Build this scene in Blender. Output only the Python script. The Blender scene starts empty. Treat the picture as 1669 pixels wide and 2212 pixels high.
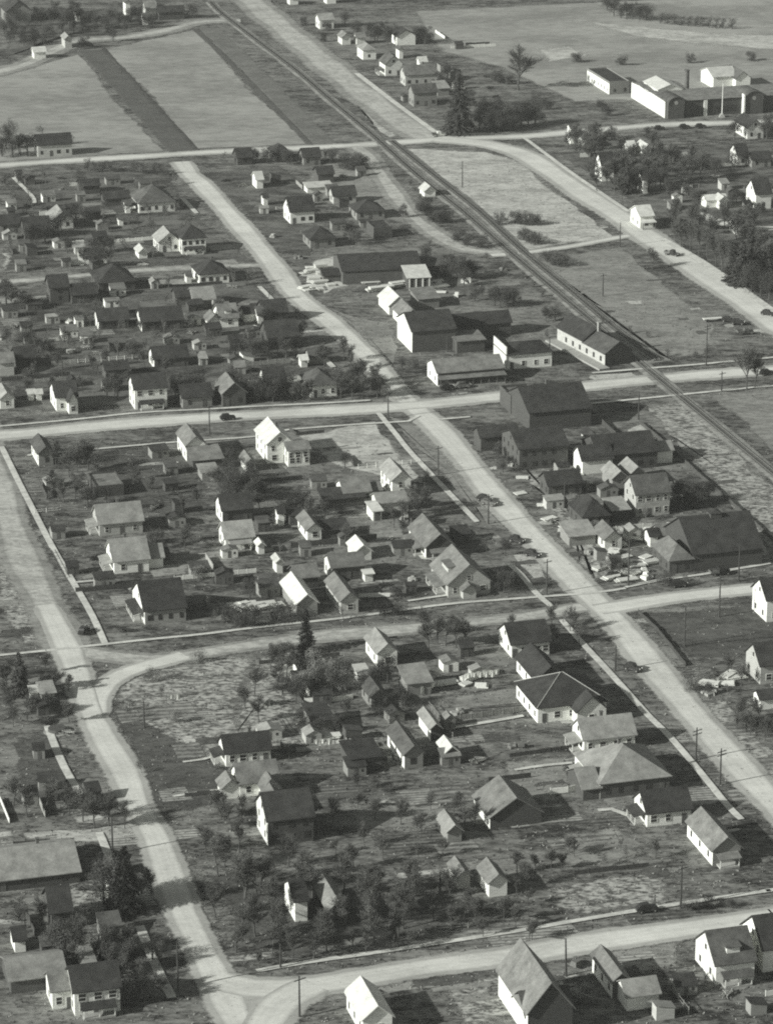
import bpy, bmesh, math, random
from mathutils import Vector, Matrix
R = math.radians
scene = bpy.context.scene
COL = scene.collection

# ------------------------------------------------------------------ camera
CAM_H, PITCH, FOC = 280.0, 19.5, 7137.0
IMG_W, IMG_H = 1669.0, 2212.0
cam_d = bpy.data.cameras.new("camera"); cam = bpy.data.objects.new("camera", cam_d); COL.objects.link(cam)
cam.location = (0, 0, CAM_H); cam.rotation_euler = (R(90 - PITCH), 0, 0)
cam_d.sensor_fit = 'VERTICAL'; cam_d.sensor_height = 36.0; cam_d.lens = FOC / IMG_H * 36.0
cam_d.clip_start = 1.0; cam_d.clip_end = 20000.0
scene.camera = cam

# ------------------------------------------------------------------ light
HAZE = 0.00005
SUN_EL, SUN_A = 25.0, 25.5
s_dir = Vector((-math.cos(R(SUN_A)) * math.cos(R(SUN_EL)), -math.sin(R(SUN_A)) * math.cos(R(SUN_EL)), math.sin(R(SUN_EL))))
w = bpy.data.worlds.new("World"); scene.world = w; w.use_nodes = True
nt = w.node_tree; nt.nodes.clear()
sky = nt.nodes.new('ShaderNodeTexSky'); sky.sky_type = 'NISHITA'; sky.sun_disc = False
sky.sun_elevation = R(SUN_EL); sky.sun_rotation = math.atan2(s_dir.x, s_dir.y) % (2 * math.pi)
bw = nt.nodes.new('ShaderNodeRGBToBW'); mx = nt.nodes.new('ShaderNodeMix'); mx.data_type = 'RGBA'; mx.blend_type = 'MULTIPLY'
mx.inputs['Factor'].default_value = 1.0; mx.inputs['B'].default_value = (0.97, 1.0, 0.96, 1)
bg = nt.nodes.new('ShaderNodeBackground'); bg.inputs['Strength'].default_value = 0.08
wo = nt.nodes.new('ShaderNodeOutputWorld')
nt.links.new(sky.outputs[0], bw.inputs[0]); nt.links.new(bw.outputs[0], mx.inputs['A'])
nt.links.new(mx.outputs['Result'], bg.inputs['Color']); nt.links.new(bg.outputs[0], wo.inputs[0])
sl = bpy.data.lights.new("sun", 'SUN'); sl.energy = 4.6; sl.angle = R(0.8); sl.color = (1.0, 1.0, 0.965)
so = bpy.data.objects.new("sun", sl); COL.objects.link(so); so.rotation_euler = s_dir.to_track_quat('Z', 'Y').to_euler()
scene.view_settings.view_transform = 'Standard'; scene.view_settings.look = 'None'
scene.view_settings.exposure = 0.42; scene.view_settings.gamma = 1.0
scene.render.engine = 'CYCLES'; scene.cycles.max_bounces = 5; scene.cycles.transparent_max_bounces = 16
scene.cycles.filter_width = 2.0; scene.cycles.use_denoising = False

# ------------------------------------------------------------------ mapping from survey marks to the ground
CP, SP = math.cos(R(PITCH)), math.sin(R(PITCH))
def G(x, y, z=0.0):
    """full-view mark -> point of the ground plane"""
    dx, dy = (x - IMG_W / 2) / FOC, -(y - IMG_H / 2) / FOC
    d = Vector((dx, CP + dy * SP, -SP + dy * CP))
    t = (CAM_H - z) / -d.z
    return Vector((d.x * t, d.y * t, z))
TY = dict(A=0, B=500, C=1000, D=1550, E=2100, F=2591)
def T(tile, u, v):
    return ((int(tile[1]) * 800) / 1.4428 + u / 3.0098, TY[tile[0]] / 1.4428 + v / 3.0098)
def GT(tile, u, v): return G(*T(tile, u, v))
def proj(p):
    q = Vector((p.x, p.y, p.z - CAM_H)); zc = q.y * CP - q.z * SP; yc = q.y * SP + q.z * CP
    return (IMG_W / 2 + q.x / zc * FOC, IMG_H / 2 - yc / zc * FOC)
GRID = 15.6
ROT = R(GRID)
EV = Vector((math.cos(ROT), math.sin(ROT), 0)); NV = Vector((-math.sin(ROT), math.cos(ROT), 0))

# ------------------------------------------------------------------ materials (all procedural, near-neutral like the print)
def grey(g): return (g * 0.985, g, g * 0.935, 1.0)
MATS = {}
def mat(name, g, var=0.25, scale=1.2, rough=0.85, fine=True, stretch=(1, 1, 1), bump=0.0, spec=0.25, contrast=0.0):
    if name in MATS: return MATS[name]
    m = bpy.data.materials.new(name); m.use_nodes = True; n = m.node_tree; N = n.nodes; L = n.links
    b = N['Principled BSDF']; b.inputs['Roughness'].default_value = rough; b.inputs['Specular IOR Level'].default_value = spec
    geo = N.new('ShaderNodeNewGeometry'); mp = N.new('ShaderNodeMapping'); L.new(geo.outputs['Position'], mp.inputs[0])
    mp.inputs['Rotation'].default_value = (0, 0, -ROT); mp.inputs['Scale'].default_value = stretch
    n1 = N.new('ShaderNodeTexNoise'); n1.inputs['Scale'].default_value = scale; n1.inputs['Detail'].default_value = 6; n1.inputs['Roughness'].default_value = 0.7
    L.new(mp.outputs[0], n1.inputs['Vector'])
    rp = N.new('ShaderNodeMapRange'); rp.inputs['From Min'].default_value = 0.32; rp.inputs['From Max'].default_value = 0.68
    rp.inputs['To Min'].default_value = 1 - var; rp.inputs['To Max'].default_value = 1 + var
    L.new(n1.outputs[0], rp.inputs[0]); val = rp.outputs[0]
    if fine:
        n2 = N.new('ShaderNodeTexNoise'); n2.inputs['Scale'].default_value = 5.0; n2.inputs['Detail'].default_value = 3
        L.new(mp.outputs[0], n2.inputs['Vector'])
        r2 = N.new('ShaderNodeMapRange'); r2.inputs['From Min'].default_value = 0.3; r2.inputs['From Max'].default_value = 0.7
        r2.inputs['To Min'].default_value = 1 - var * 0.6; r2.inputs['To Max'].default_value = 1 + var * 0.6
        L.new(n2.outputs[0], r2.inputs[0])
        mu = N.new('ShaderNodeMath'); mu.operation = 'MULTIPLY'; L.new(val, mu.inputs[0]); L.new(r2.outputs[0], mu.inputs[1]); val = mu.outputs[0]
    # per-object variation
    oi = N.new('ShaderNodeObjectInfo'); r3 = N.new('ShaderNodeMapRange'); r3.inputs['To Min'].default_value = 0.85; r3.inputs['To Max'].default_value = 1.15
    L.new(oi.outputs['Random'], r3.inputs[0]); m3 = N.new('ShaderNodeMath'); m3.operation = 'MULTIPLY'; L.new(val, m3.inputs[0]); L.new(r3.outputs[0], m3.inputs[1])
    vm = N.new('ShaderNodeVectorMath'); vm.operation = 'SCALE'; vm.inputs[0].default_value = grey(g)[:3]; L.new(m3.outputs[0], vm.inputs['Scale'])
    L.new(vm.outputs[0], b.inputs['Base Color'])
    if bump:
        bp = N.new('ShaderNodeBump'); bp.inputs['Strength'].default_value = 1.0; bp.inputs['Distance'].default_value = bump
        L.new(n1.outputs[0], bp.inputs['Height']); L.new(bp.outputs[0], b.inputs['Normal'])
    MATS[name] = m; return m

def ground_mat(name, lo, hi, layers, edge=False, bump=0.25, soft=0.9, ruts=False, stretch=(0.55, 1, 1), mid=(0.435, 0.565)):
    """several noise layers mixed between a dark and a light soil/grass tone; edge=True frays the rim of a sheet"""
    if name in MATS: return MATS[name]
    m = bpy.data.materials.new(name); m.use_nodes = True; n = m.node_tree; N = n.nodes; L = n.links
    b = N['Principled BSDF']; b.inputs['Roughness'].default_value = 0.95; b.inputs['Specular IOR Level'].default_value = 0.1
    geo = N.new('ShaderNodeNewGeometry'); mp = N.new('ShaderNodeMapping'); L.new(geo.outputs['Position'], mp.inputs[0])
    mp.inputs['Rotation'].default_value = (0, 0, -ROT); mp.inputs['Scale'].default_value = stretch
    acc = None; heights = []
    for (sc, wt, det) in layers:
        t = N.new('ShaderNodeTexNoise'); t.inputs['Scale'].default_value = sc; t.inputs['Detail'].default_value = det; t.inputs['Roughness'].default_value = 0.65
        L.new(mp.outputs[0], t.inputs['Vector'])
        mu = N.new('ShaderNodeMath'); mu.operation = 'MULTIPLY'; mu.inputs[1].default_value = wt; L.new(t.outputs[0], mu.inputs[0])
        heights.append(t)
        if acc is None: acc = mu.outputs[0]
        else:
            ad = N.new('ShaderNodeMath'); L.new(acc, ad.inputs[0]); L.new(mu.outputs[0], ad.inputs[1]); acc = ad.outputs[0]
    rp = N.new('ShaderNodeMapRange'); rp.inputs['From Min'].default_value = mid[0]; rp.inputs['From Max'].default_value = mid[1]
    rp.inputs['To Min'].default_value = lo; rp.inputs['To Max'].default_value = hi; rp.clamp = True
    L.new(acc, rp.inputs[0]); val = rp.outputs[0]
    if ruts:
        at = N.new('ShaderNodeAttribute'); at.attribute_name = 'across'
        ab = N.new('ShaderNodeMath'); ab.operation = 'ABSOLUTE'; L.new(at.outputs['Fac'], ab.inputs[0])
        r2 = N.new('ShaderNodeFloatCurve'); L.new(ab.outputs[0], r2.inputs['Value']); c = r2.mapping.curves[0]
        c.points[0].location = (0, 0.93); c.points[1].location = (1, 0.62)
        for px, py in ((0.15, .96), (0.3, 1.0), (0.45, 0.95), (0.62, 1.0), (0.85, 0.86)): c.points.new(px, py)
        r2.mapping.update()
        m2 = N.new('ShaderNodeMath'); m2.operation = 'MULTIPLY'; L.new(val, m2.inputs[0]); L.new(r2.outputs[0], m2.inputs[1]); val = m2.outputs[0]
    vm = N.new('ShaderNodeVectorMath'); vm.operation = 'SCALE'; vm.inputs[0].default_value = grey(1.0)[:3]; L.new(val, vm.inputs['Scale'])
    L.new(vm.outputs[0], b.inputs['Base Color'])
    if bump:
        bp = N.new('ShaderNodeBump'); bp.inputs['Strength'].default_value = 1.0; bp.inputs['Distance'].default_value = bump
        L.new(heights[-1].outputs[0], bp.inputs['Height']); L.new(bp.outputs[0], b.inputs['Normal'])
    if edge:
        at = N.new('ShaderNodeAttribute'); at.attribute_name = 'edge'
        n4 = N.new('ShaderNodeTexNoise'); n4.inputs['Scale'].default_value = 0.45; n4.inputs['Detail'].default_value = 7; n4.inputs['Roughness'].default_value = 0.7
        L.new(mp.outputs[0], n4.inputs['Vector'])
        s1 = N.new('ShaderNodeMath'); s1.operation = 'MULTIPLY_ADD'; s1.inputs[1].default_value = soft; L.new(n4.outputs[0], s1.inputs[0]); L.new(at.outputs['Fac'], s1.inputs[2])
        r5 = N.new('ShaderNodeMapRange'); r5.interpolation_type = 'SMOOTHSTEP'
        r5.inputs['From Min'].default_value = 0.30 + soft * 0.5; r5.inputs['From Max'].default_value = 0.62 + soft * 0.5
        L.new(s1.outputs[0], r5.inputs[0]); L.new(r5.outputs[0], b.inputs['Alpha'])
    MATS[name] = m; return m

# ------------------------------------------------------------------ mesh helpers
class MB:
    def __init__(s): s.v = []; s.f = []
    def quad(s, *p):
        i = len(s.v); s.v += [tuple(q) for q in p]; s.f.append(tuple(range(i, i + len(p))))
    def box(s, x0, y0, z0, x1, y1, z1):
        i = len(s.v)
        s.v += [(x0, y0, z0), (x1, y0, z0), (x1, y1, z0), (x0, y1, z0), (x0, y0, z1), (x1, y0, z1), (x1, y1, z1), (x0, y1, z1)]
        s.f += [tuple(i + k for k in f) for f in ((0, 3, 2, 1), (4, 5, 6, 7), (0, 1, 5, 4), (1, 2, 6, 5), (2, 3, 7, 6), (3, 0, 4, 7))]
        return s
    def prism(s, poly, axis, a, b):
        """poly: 2-D outline; extruded along axis x or y from a to b"""
        n = len(poly); i = len(s.v)
        mk = (lambda p, t: (t, p[0], p[1])) if axis == 'x' else ((lambda p, t: (p[0], t, p[1])) if axis == 'y' else (lambda p, t: (p[0], p[1], t)))
        s.v += [mk(p, a) for p in poly] + [mk(p, b) for p in poly]
        s.f.append(tuple(i + k for k in range(n))); s.f.append(tuple(i + n + k for k in reversed(range(n))))
        for k in range(n):
            k2 = (k + 1) % n; s.f.append((i + k, i + n + k, i + n + k2, i + k2))
        return s
    def tube(s, p, q, r0, r1, n=6, cap=True):
        p = Vector(p); q = Vector(q); d = (q - p)
        if d.length < 1e-6: return s
        d.normalize(); a = d.orthogonal().normalized(); b = d.cross(a); i = len(s.v)
        for c, r in ((p, r0), (q, r1)):
            for k in range(n):
                t = 2 * math.pi * k / n; s.v.append(tuple(c + a * (r * math.cos(t)) + b * (r * math.sin(t))))
        for k in range(n):
            k2 = (k + 1) % n; s.f.append((i + k, i + k2, i + n + k2, i + n + k))
        if cap: s.f.append(tuple(i + n + k for k in range(n))); s.f.append(tuple(i + k for k in reversed(range(n))))
        return s
    def mesh(s, name, m, fix=True):
        me = bpy.data.meshes.new(name); me.from_pydata(s.v, [], s.f)
        if fix and len(s.f) < 20000:
            bm = bmesh.new(); bm.from_mesh(me); bmesh.ops.recalc_face_normals(bm, faces=bm.faces); bm.to_mesh(me); bm.free()
        me.materials.append(m); return me
    def obj(s, name, m, parent=None, fix=True):
        o = bpy.data.objects.new(name, s.mesh(name, m, fix)); COL.objects.link(o)
        if parent: o.parent = parent
        return o
def thing(name, label, cat, loc, rz=0.0, group=None, sc=1.0):
    o = bpy.data.objects.new(name, None); COL.objects.link(o); o.empty_display_size = 0.5
    o.location = loc; o.rotation_euler = (0, 0, rz); o.scale = (sc, sc, sc) if not isinstance(sc, tuple) else sc
    o['label'] = label; o['category'] = cat
    if group: o['group'] = group
    return o
def dup(root, loc, rz, label, group=None, sc=1.0):
    r = root.copy(); COL.objects.link(r); r.location = loc; r.rotation_euler = (0, 0, rz)
    r.scale = (sc, sc, sc) if not isinstance(sc, tuple) else sc
    r['label'] = label
    if group: r['group'] = group
    for ch in list(root.children):
        c = ch.copy(); COL.objects.link(c); c.parent = r
        for g in list(ch.children):
            d = g.copy(); COL.objects.link(d); d.parent = c
    return r
def structure(o): o['kind'] = 'structure'; return o

# ------------------------------------------------------------------ ground, fields, roads
gm = ground_mat('ground_mix', 0.03, 0.215, [(0.02, 0.12, 3), (0.10, 0.30, 4), (0.45, 0.33, 5), (1.6, 0.25, 4)], bump=0.08, stretch=(.45,1,1), mid=(.435,.565))
b = MB()
b.quad((-900, -300, 0), (900, -300, 0), (900, 2600, 0), (-900, 2600, 0)); structure(b.obj('ground', gm))

def attr_mesh(name, V, Fc, edge, across, m):
    me = bpy.data.meshes.new(name); me.from_pydata(V, [], Fc); me.materials.append(m)
    for nm, d in (('edge', edge), ('across', across)):
        a = me.attributes.new(nm, 'FLOAT', 'POINT'); a.data.foreach_set('value', d)
    o = bpy.data.objects.new(name, me); COL.objects.link(o); return structure(o)
def resample(P, step):
    # Catmull-Rom through the surveyed points, then even spacing
    Q = [P[0] * 2 - P[1]] + P + [P[-1] * 2 - P[-2]]; out = []
    for i in range(1, len(Q) - 2):
        p0, p1, p2, p3 = Q[i - 1:i + 3]; n = max(1, int((p2 - p1).length / step))
        for k in range(n):
            t = k / n
            out.append(0.5 * ((2 * p1) + (p2 - p0) * t + (2 * p0 - 5 * p1 + 4 * p2 - p3) * t * t + (3 * p1 - p0 - 3 * p2 + p3) * t ** 3))
    out.append(P[-1]); return out
ROADP = []
def strip(name, pts, width, m, z, margin=1.2, step=3.0, wob=0.0, seed=1, drop=0.1):
    rnd = random.Random(seed)
    B = [G(*p) for p in pts]
    off = lambda p: p[0] <= 0 or p[0] >= 1669 or p[1] <= 0 or p[1] >= 2212
    if name != 'field' and off(pts[0]): B.insert(0, B[0] + (B[0] - B[1]).normalized() * 90)
    if name != 'field' and off(pts[-1]): B.append(B[-1] + (B[-1] - B[-2]).normalized() * 90)
    P = resample(B, step); V = []; Fc = []; e = []; ac = []
    if name in ('road', 'railway_bed'): ROADP.append((P, width / 2 + .8))
    for i, p in enumerate(P):
        t = (P[min(i + 1, len(P) - 1)] - P[max(i - 1, 0)]); t.z = 0; t.normalize(); nn = Vector((-t.y, t.x, 0))
        wv = width / 2 + wob * math.sin(i * 0.35 + seed) + wob * (rnd.random() - 0.5)
        en = 1.0 if 0 < i < len(P) - 1 else 0.6
        for off, ev in ((-wv - margin, 0), (-wv, en), (0, en), (wv, en), (wv + margin, 0)):
            q = p + nn * off; V.append((q.x, q.y, z if ev else z - drop)); e.append(ev); ac.append(max(-1, min(1, off / wv)))
        if i:
            a = (i - 1) * 5; c = i * 5
            for k in range(4): Fc.append((a + k, a + k + 1, c + k + 1, c + k))
    return attr_mesh(name, V, Fc, e, ac, m)
PBOX = []
def patch(name, pts, m, margin=3.0):
    P = [G(*p) for p in pts]; n = len(P); c = sum(P, Vector()) / n
    bb = (min(p.x for p in P) - 1, min(p.y for p in P) - 1, max(p.x for p in P) + 1, max(p.y for p in P) + 1)
    lev = 1 + max([l for (q, l) in PBOX if q[0] < bb[2] and q[2] > bb[0] and q[1] < bb[3] and q[3] > bb[1]] or [0])
    PBOX.append((bb, lev)); z = min(lev, 19) * 0.0075 + (.0004 * (len(PBOX) % 12))
    # finer rim
    Q = []; rq = random.Random(int(c.x * 10 + c.y))
    for i in range(n):
        a, b_ = P[i], P[(i + 1) % n]; k = max(1, int((b_ - a).length / 5))
        Q += [a + (b_ - a) * (j / k) + Vector((rq.uniform(-1, 1), rq.uniform(-1, 1), 0)) * min(.9, margin * .3) for j in range(k)]
    V = []; Fc = []; e = []
    for q in Q: V.append((q.x, q.y, z)); e.append(0.0)
    for q in Q:
        d = (c - q); t = min(0.6, margin * 1.4 / max(d.length, 0.1)); q2 = q + d * t; V.append((q2.x, q2.y, z)); e.append(1.0)
    V.append((c.x, c.y, z)); e.append(1.0); N_ = len(Q)
    for i in range(N_):
        j = (i + 1) % N_; Fc.append((i, j, N_ + j, N_ + i)); Fc.append((N_ + i, N_ + j, 2 * N_))
    return attr_mesh(name, V, Fc, e, [0.0] * len(V), m)

DET = [(0.12, 0.32, 4), (0.6, 0.38, 5), (1.9, 0.30, 4)]
M_field = ground_mat('field_stubble', 0.19, 0.31, [(0.03, 0.45, 3), (0.3, 0.35, 5), (2.5, 0.2, 3)], True, 0.05, 0.4)
M_fdark = ground_mat('field_ploughed', 0.07, 0.11, DET, True, 0.06, 0.3)
M_dline = ground_mat('furrow', 0.04, 0.09, DET, True, 0.05, 0.5)
M_strip = ground_mat('fallow_strip', 0.10, 0.17, DET, True, 0.05, 0.5)
M_pale = ground_mat('dry_grass', 0.25, 0.50, DET, True, 0.07, 0.9)
M_mid = ground_mat('mown_grass', 0.14, 0.27, DET, True, 0.07, 0.9)
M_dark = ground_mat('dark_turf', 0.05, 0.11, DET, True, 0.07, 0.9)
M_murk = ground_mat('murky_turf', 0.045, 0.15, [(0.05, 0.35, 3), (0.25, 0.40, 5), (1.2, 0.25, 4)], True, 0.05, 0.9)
M_mott = ground_mat('mottled_weeds', 0.08, 0.40, [(0.35, 0.4, 4), (1.1, 0.6, 4)], True, 0.10, 0.7)
M_sand = ground_mat('bare_dirt', 0.34, 0.52, DET, True, 0.1, 0.8)
M_road = ground_mat('gravel_road', 0.44, 0.64, [(0.10, 0.5, 4), (1.2, 0.3, 5), (4.0, 0.2, 3)], True, 0.03, 1.1, ruts=True, mid=(0.38, 0.60))
M_lane = ground_mat('dirt_lane', 0.28, 0.48, DET, True, 0.03, 1.0, ruts=True)
M_walk = ground_mat('concrete_walk', 0.42, 0.60, [(0.3, 0.5, 4), (2.0, 0.5, 3)], True, 0.0, 0.35)
M_ball = ground_mat('ballast', 0.15, 0.30, DET, True, 0.15, 0.5)

# far fields and lots (marks are in the full view)
patch('field', [(-120, 185), (10, 155), (175, 115), (360, 330), (-120, 360)], M_field, 4)
patch('field', [(222, 104), (420, 62), (670, 314), (425, 325)], M_field, 4)
strip('field', [(196, 108), (260, 178), (330, 256), (396, 328)], 8.5, M_fdark, .05, 1.4, wob=.2)
strip('field', [(224, 104), (290, 176), (360, 252), (428, 325)], .9, M_dline, .06, .8, wob=.15)
strip('field', [(452, 60), (530, 136), (620, 228), (702, 312)], 7.0, M_strip, .045, 1.8, wob=.3)
strip('field', [(421, 62), (500, 138), (590, 230), (672, 314)], 1.6, M_fdark, .06, 1.2, wob=.2)
patch('field', [(880, 20), (1300, 0), (1800, -20), (1800, 240), (1420, 220), (1240, 225), (1060, 150), (930, 110)], M_field, 8)
patch('field', [(1250, 45), (1380, 55), (1560, 70), (1720, 78), (1720, 112), (1500, 100), (1340, 78)], M_pale, 10)
patch('field', [(1150, 105), (1230, 98), (1290, 122), (1180, 136)], M_pale, 5)
patch('field', [(500, -30), (560, -20), (900, 290), (840, 300)], M_pale, 4)
patch('field', [(865, 318), (1050, 325), (1130, 350), (1330, 515), (1130, 545)], M_pale, 4)
patch('field', [(1150, 558), (1335, 530), (1560, 705), (1520, 770), (1420, 780)], M_mid, 4)
patch('field', [(880, 332), (830, 325), (1120, 560), (1400, 790), (1450, 782), (1240, 620)], M_mid, 3)
patch('lot', [(640, 940), (810, 905), (865, 975), (930, 1050), (760, 1020), (700, 1000)], M_pale, 3)
patch('lot', [(835, 895), (905, 915), (1000, 1020), (1100, 1150), (1060, 1140), (960, 1030)], M_mid, 2)
patch('lot', [(250, 1450), (330, 1425), (480, 1405), (560, 1420), (520, 1560), (330, 1680), (250, 1570), (235, 1490)], M_mott, 4)
patch('lot', [(560, 1410), (630, 1400), (660, 1560), (500, 1620), (520, 1500)], M_mott, 4)
patch('lot', [(1175, 1915), (1300, 1885), (1440, 1880), (1470, 1955), (1250, 1985), (1170, 1970)], M_mott, 4)
patch('lot', [(1210, 1790), (1340, 1780), (1430, 1830), (1330, 1880), (1180, 1880)], M_mid, 4)
patch('lot', [(1390, 870), (1480, 862), (1720, 1090), (1720, 1230), (1600, 1130)], M_mott, 4)
patch('lot', [(1520, 850), (1720, 830), (1720, 1030)], M_mid, 4)
patch('lot', [(1345, 1325), (1700, 1290), (1700, 1420), (1480, 1430)], M_dark, 4)
patch('lot', [(1300, 1325), (1370, 1335), (1500, 1480), (1480, 1520)], M_mid, 3)
patch('lot', [(1480, 1520), (1560, 1500), (1690, 1640), (1690, 1740)], M_mott, 4)
patch('lot', [(940, 930), (1010, 960), (1110, 1080), (1190, 1190), (1240, 1260), (1200, 1210), (1060, 1060)], M_mott, 2)
patch('lot', [(1110, 985), (1180, 1010), (1240, 1110), (1350, 1230), (1290, 1270)], M_mott, 4)
patch('lot', [(0, 1080), (60, 1110), (130, 1340), (180, 1400), (60, 1400), (-30, 1300)], M_mott, 5)
patch('lot', [(650, 640), (760, 680), (860, 700), (860, 800), (730, 680)], M_mid, 3)
patch('lot', [(600, 420), (720, 330), (800, 330), (870, 430), (950, 500), (800, 470)], M_mid, 6)
patch('lot', [(940, 2130), (1090, 2090), (1130, 2200), (1000, 2230)], M_mott, 4)
patch('lot', [(1150, 2120), (1250, 2090), (1280, 2140), (1190, 2180)], M_mott, 3)
patch('lot', [(1230, 2040), (1480, 2010), (1480, 2090), (1340, 2120)], M_mid, 3)
patch('lot', [(1080, 1640), (1230, 1630), (1250, 1690), (1180, 1740), (1060, 1710)], M_mid, 3)
patch('lot', [(960, 1500), (1130, 1480), (1150, 1530), (960, 1560)], M_mid, 3)
patch('lot', [(0, 545), (120, 540), (130, 572), (0, 585)], M_pale, 3)
patch('lot', [(660, 1900), (760, 1880), (800, 1960), (700, 1990)], M_dark, 3)
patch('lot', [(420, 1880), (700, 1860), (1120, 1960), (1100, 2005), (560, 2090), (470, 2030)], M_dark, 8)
patch('lot', [(240, 960), (420, 965), (480, 1060), (300, 1120), (160, 1060)], M_dark, 6)
patch('lot', [(330, 1060), (440, 1040), (470, 1110), (340, 1130)], M_dark, 4)
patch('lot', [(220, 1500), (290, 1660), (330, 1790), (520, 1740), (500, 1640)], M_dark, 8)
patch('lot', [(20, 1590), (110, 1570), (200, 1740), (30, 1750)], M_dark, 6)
patch('lot', [(600, 1090), (720, 1080), (740, 1110), (700, 1140), (610, 1140)], M_mid, 2)
patch('lot', [(790, 1120), (860, 1110), (890, 1180), (850, 1230), (790, 1200)], M_mid, 2)
patch('lot', [(1105, 1195), (1160, 1190), (1190, 1270), (1160, 1290)], M_pale, 2)
patch('lot', [(1460, 1170), (1540, 1130), (1600, 1125), (1669, 1190), (1669, 1220), (1560, 1200)], M_pale, 3)
patch('lot', [(1350, 925), (1385, 915), (1450, 985), (1400, 990), (1355, 980)], M_pale, 1.5)
patch('lot', [(500, 1600), (600, 1560), (680, 1580), (640, 1620), (520, 1640)], M_mott, 3)
patch('lot', [(640, 1590), (740, 1570), (830, 1575), (820, 1620), (660, 1625)], M_mott, 3)
patch('lot', [(680, 560), (740, 545), (760, 580), (745, 600), (640, 600)], M_sand, 3)
patch('lot', [(650, 600), (700, 580), (760, 620), (700, 640)], M_sand, 4)
patch('lot', [(400, 1530), (500, 1520), (540, 1600), (440, 1640)], M_mott, 5)
patch('lot', [(700, 1740), (900, 1720), (1000, 1740), (960, 1800), (740, 1800)], M_mid, 6)
patch('lot', [(1000, 1860), (1140, 1850), (1160, 1900), (1010, 1910)], M_mid, 4)
patch('lot', [(40, 1800), (200, 1785), (320, 1780), (320, 1815), (60, 1830)], M_pale, 2)
patch('lot', [(150, 1895), (230, 1885), (280, 1990), (120, 2005)], M_mott, 3)
patch('lot', [(30, 2080), (260, 2050), (250, 2090), (30, 2110)], M_mid, 2)
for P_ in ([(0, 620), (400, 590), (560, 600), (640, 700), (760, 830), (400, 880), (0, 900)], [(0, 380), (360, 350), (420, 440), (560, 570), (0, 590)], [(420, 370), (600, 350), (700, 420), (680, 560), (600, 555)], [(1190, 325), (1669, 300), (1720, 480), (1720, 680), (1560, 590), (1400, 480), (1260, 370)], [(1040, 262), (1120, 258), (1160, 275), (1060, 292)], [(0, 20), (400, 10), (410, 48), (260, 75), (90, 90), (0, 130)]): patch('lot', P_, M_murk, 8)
rnd = random.Random(5)
for k in range(210):   # gardens, worn spots and beds of the back yards
    x = rnd.uniform(-10, 1680); y = rnd.choice([rnd.uniform(360, 860), rnd.uniform(960, 1380), rnd.uniform(1400, 2200)])
    c = G(x, y); ln = rnd.uniform(3, 14); wd = rnd.uniform(1.5, 6)
    pts = []
    for (a, b_) in ((-1, -1), (0, -1.1), (1, -1), (1.05, 0), (1, 1), (0, 1.1), (-1, 1), (-1.05, 0)):
        q = c + EV * a * ln * rnd.uniform(.8, 1.1) / 2 + NV * b_ * wd * rnd.uniform(.8, 1.1) / 2; pts.append(proj(q))
    patch('yard', pts, rnd.choice([M_dark, M_dark, M_dark, M_mid] if (x < 600 and y < 860) else [M_mid, M_pale, M_dark, M_dark, M_mott, M_mid]), 1.3)

ZR = 0.17
def garden_mat(name, lo, hi, k):
    m = ground_mat(name, lo, hi, DET, True, 0.0, 0.5); n = m.node_tree; N = n.nodes; L = n.links
    wv = N.new('ShaderNodeTexWave'); wv.bands_direction = 'Y'; wv.inputs['Scale'].default_value = k; wv.inputs['Distortion'].default_value = 1.2; wv.inputs['Detail'].default_value = 3
    mp = [q for q in N if q.type == 'MAPPING'][0]; L.new(mp.outputs[0], wv.inputs['Vector'])
    sc = [q for q in N if q.type == 'VECT_MATH'][0]; src = sc.inputs['Scale'].links[0].from_socket
    r = N.new('ShaderNodeMapRange'); r.inputs['To Min'].default_value = .6; r.inputs['To Max'].default_value = 1.35; L.new(wv.outputs['Fac'], r.inputs[0])
    mu = N.new('ShaderNodeMath'); mu.operation = 'MULTIPLY'; L.new(src, mu.inputs[0]); L.new(r.outputs[0], mu.inputs[1]); L.new(mu.outputs[0], sc.inputs['Scale'])
    return m
GM = [garden_mat('garden_rows_dark', .05, .14, .22), garden_mat('garden_rows', .10, .24, .16), garden_mat('garden_rows_pale', .16, .32, .28)]
rg = random.Random(8)
for k in range(90):
    x, y = rg.choice([(rg.uniform(-10, 620), rg.uniform(380, 860)), (rg.uniform(20, 1150), rg.uniform(980, 1300)), (rg.uniform(250, 1500), rg.uniform(1420, 1950)), (rg.uniform(0, 1669), rg.uniform(1500, 2200)), (rg.uniform(1380, 1669), rg.uniform(330, 430))])
    c = G(x, y); ln = rg.uniform(6, 20); wd = rg.uniform(3, 9)
    patch('garden', [proj(c + EV * (sx * ln / 2) + NV * (sy * wd / 2)) for sx, sy in ((-1, -1), (1, -1), (1, 1), (-1, 1))], rg.choice(GM), .8)
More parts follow.
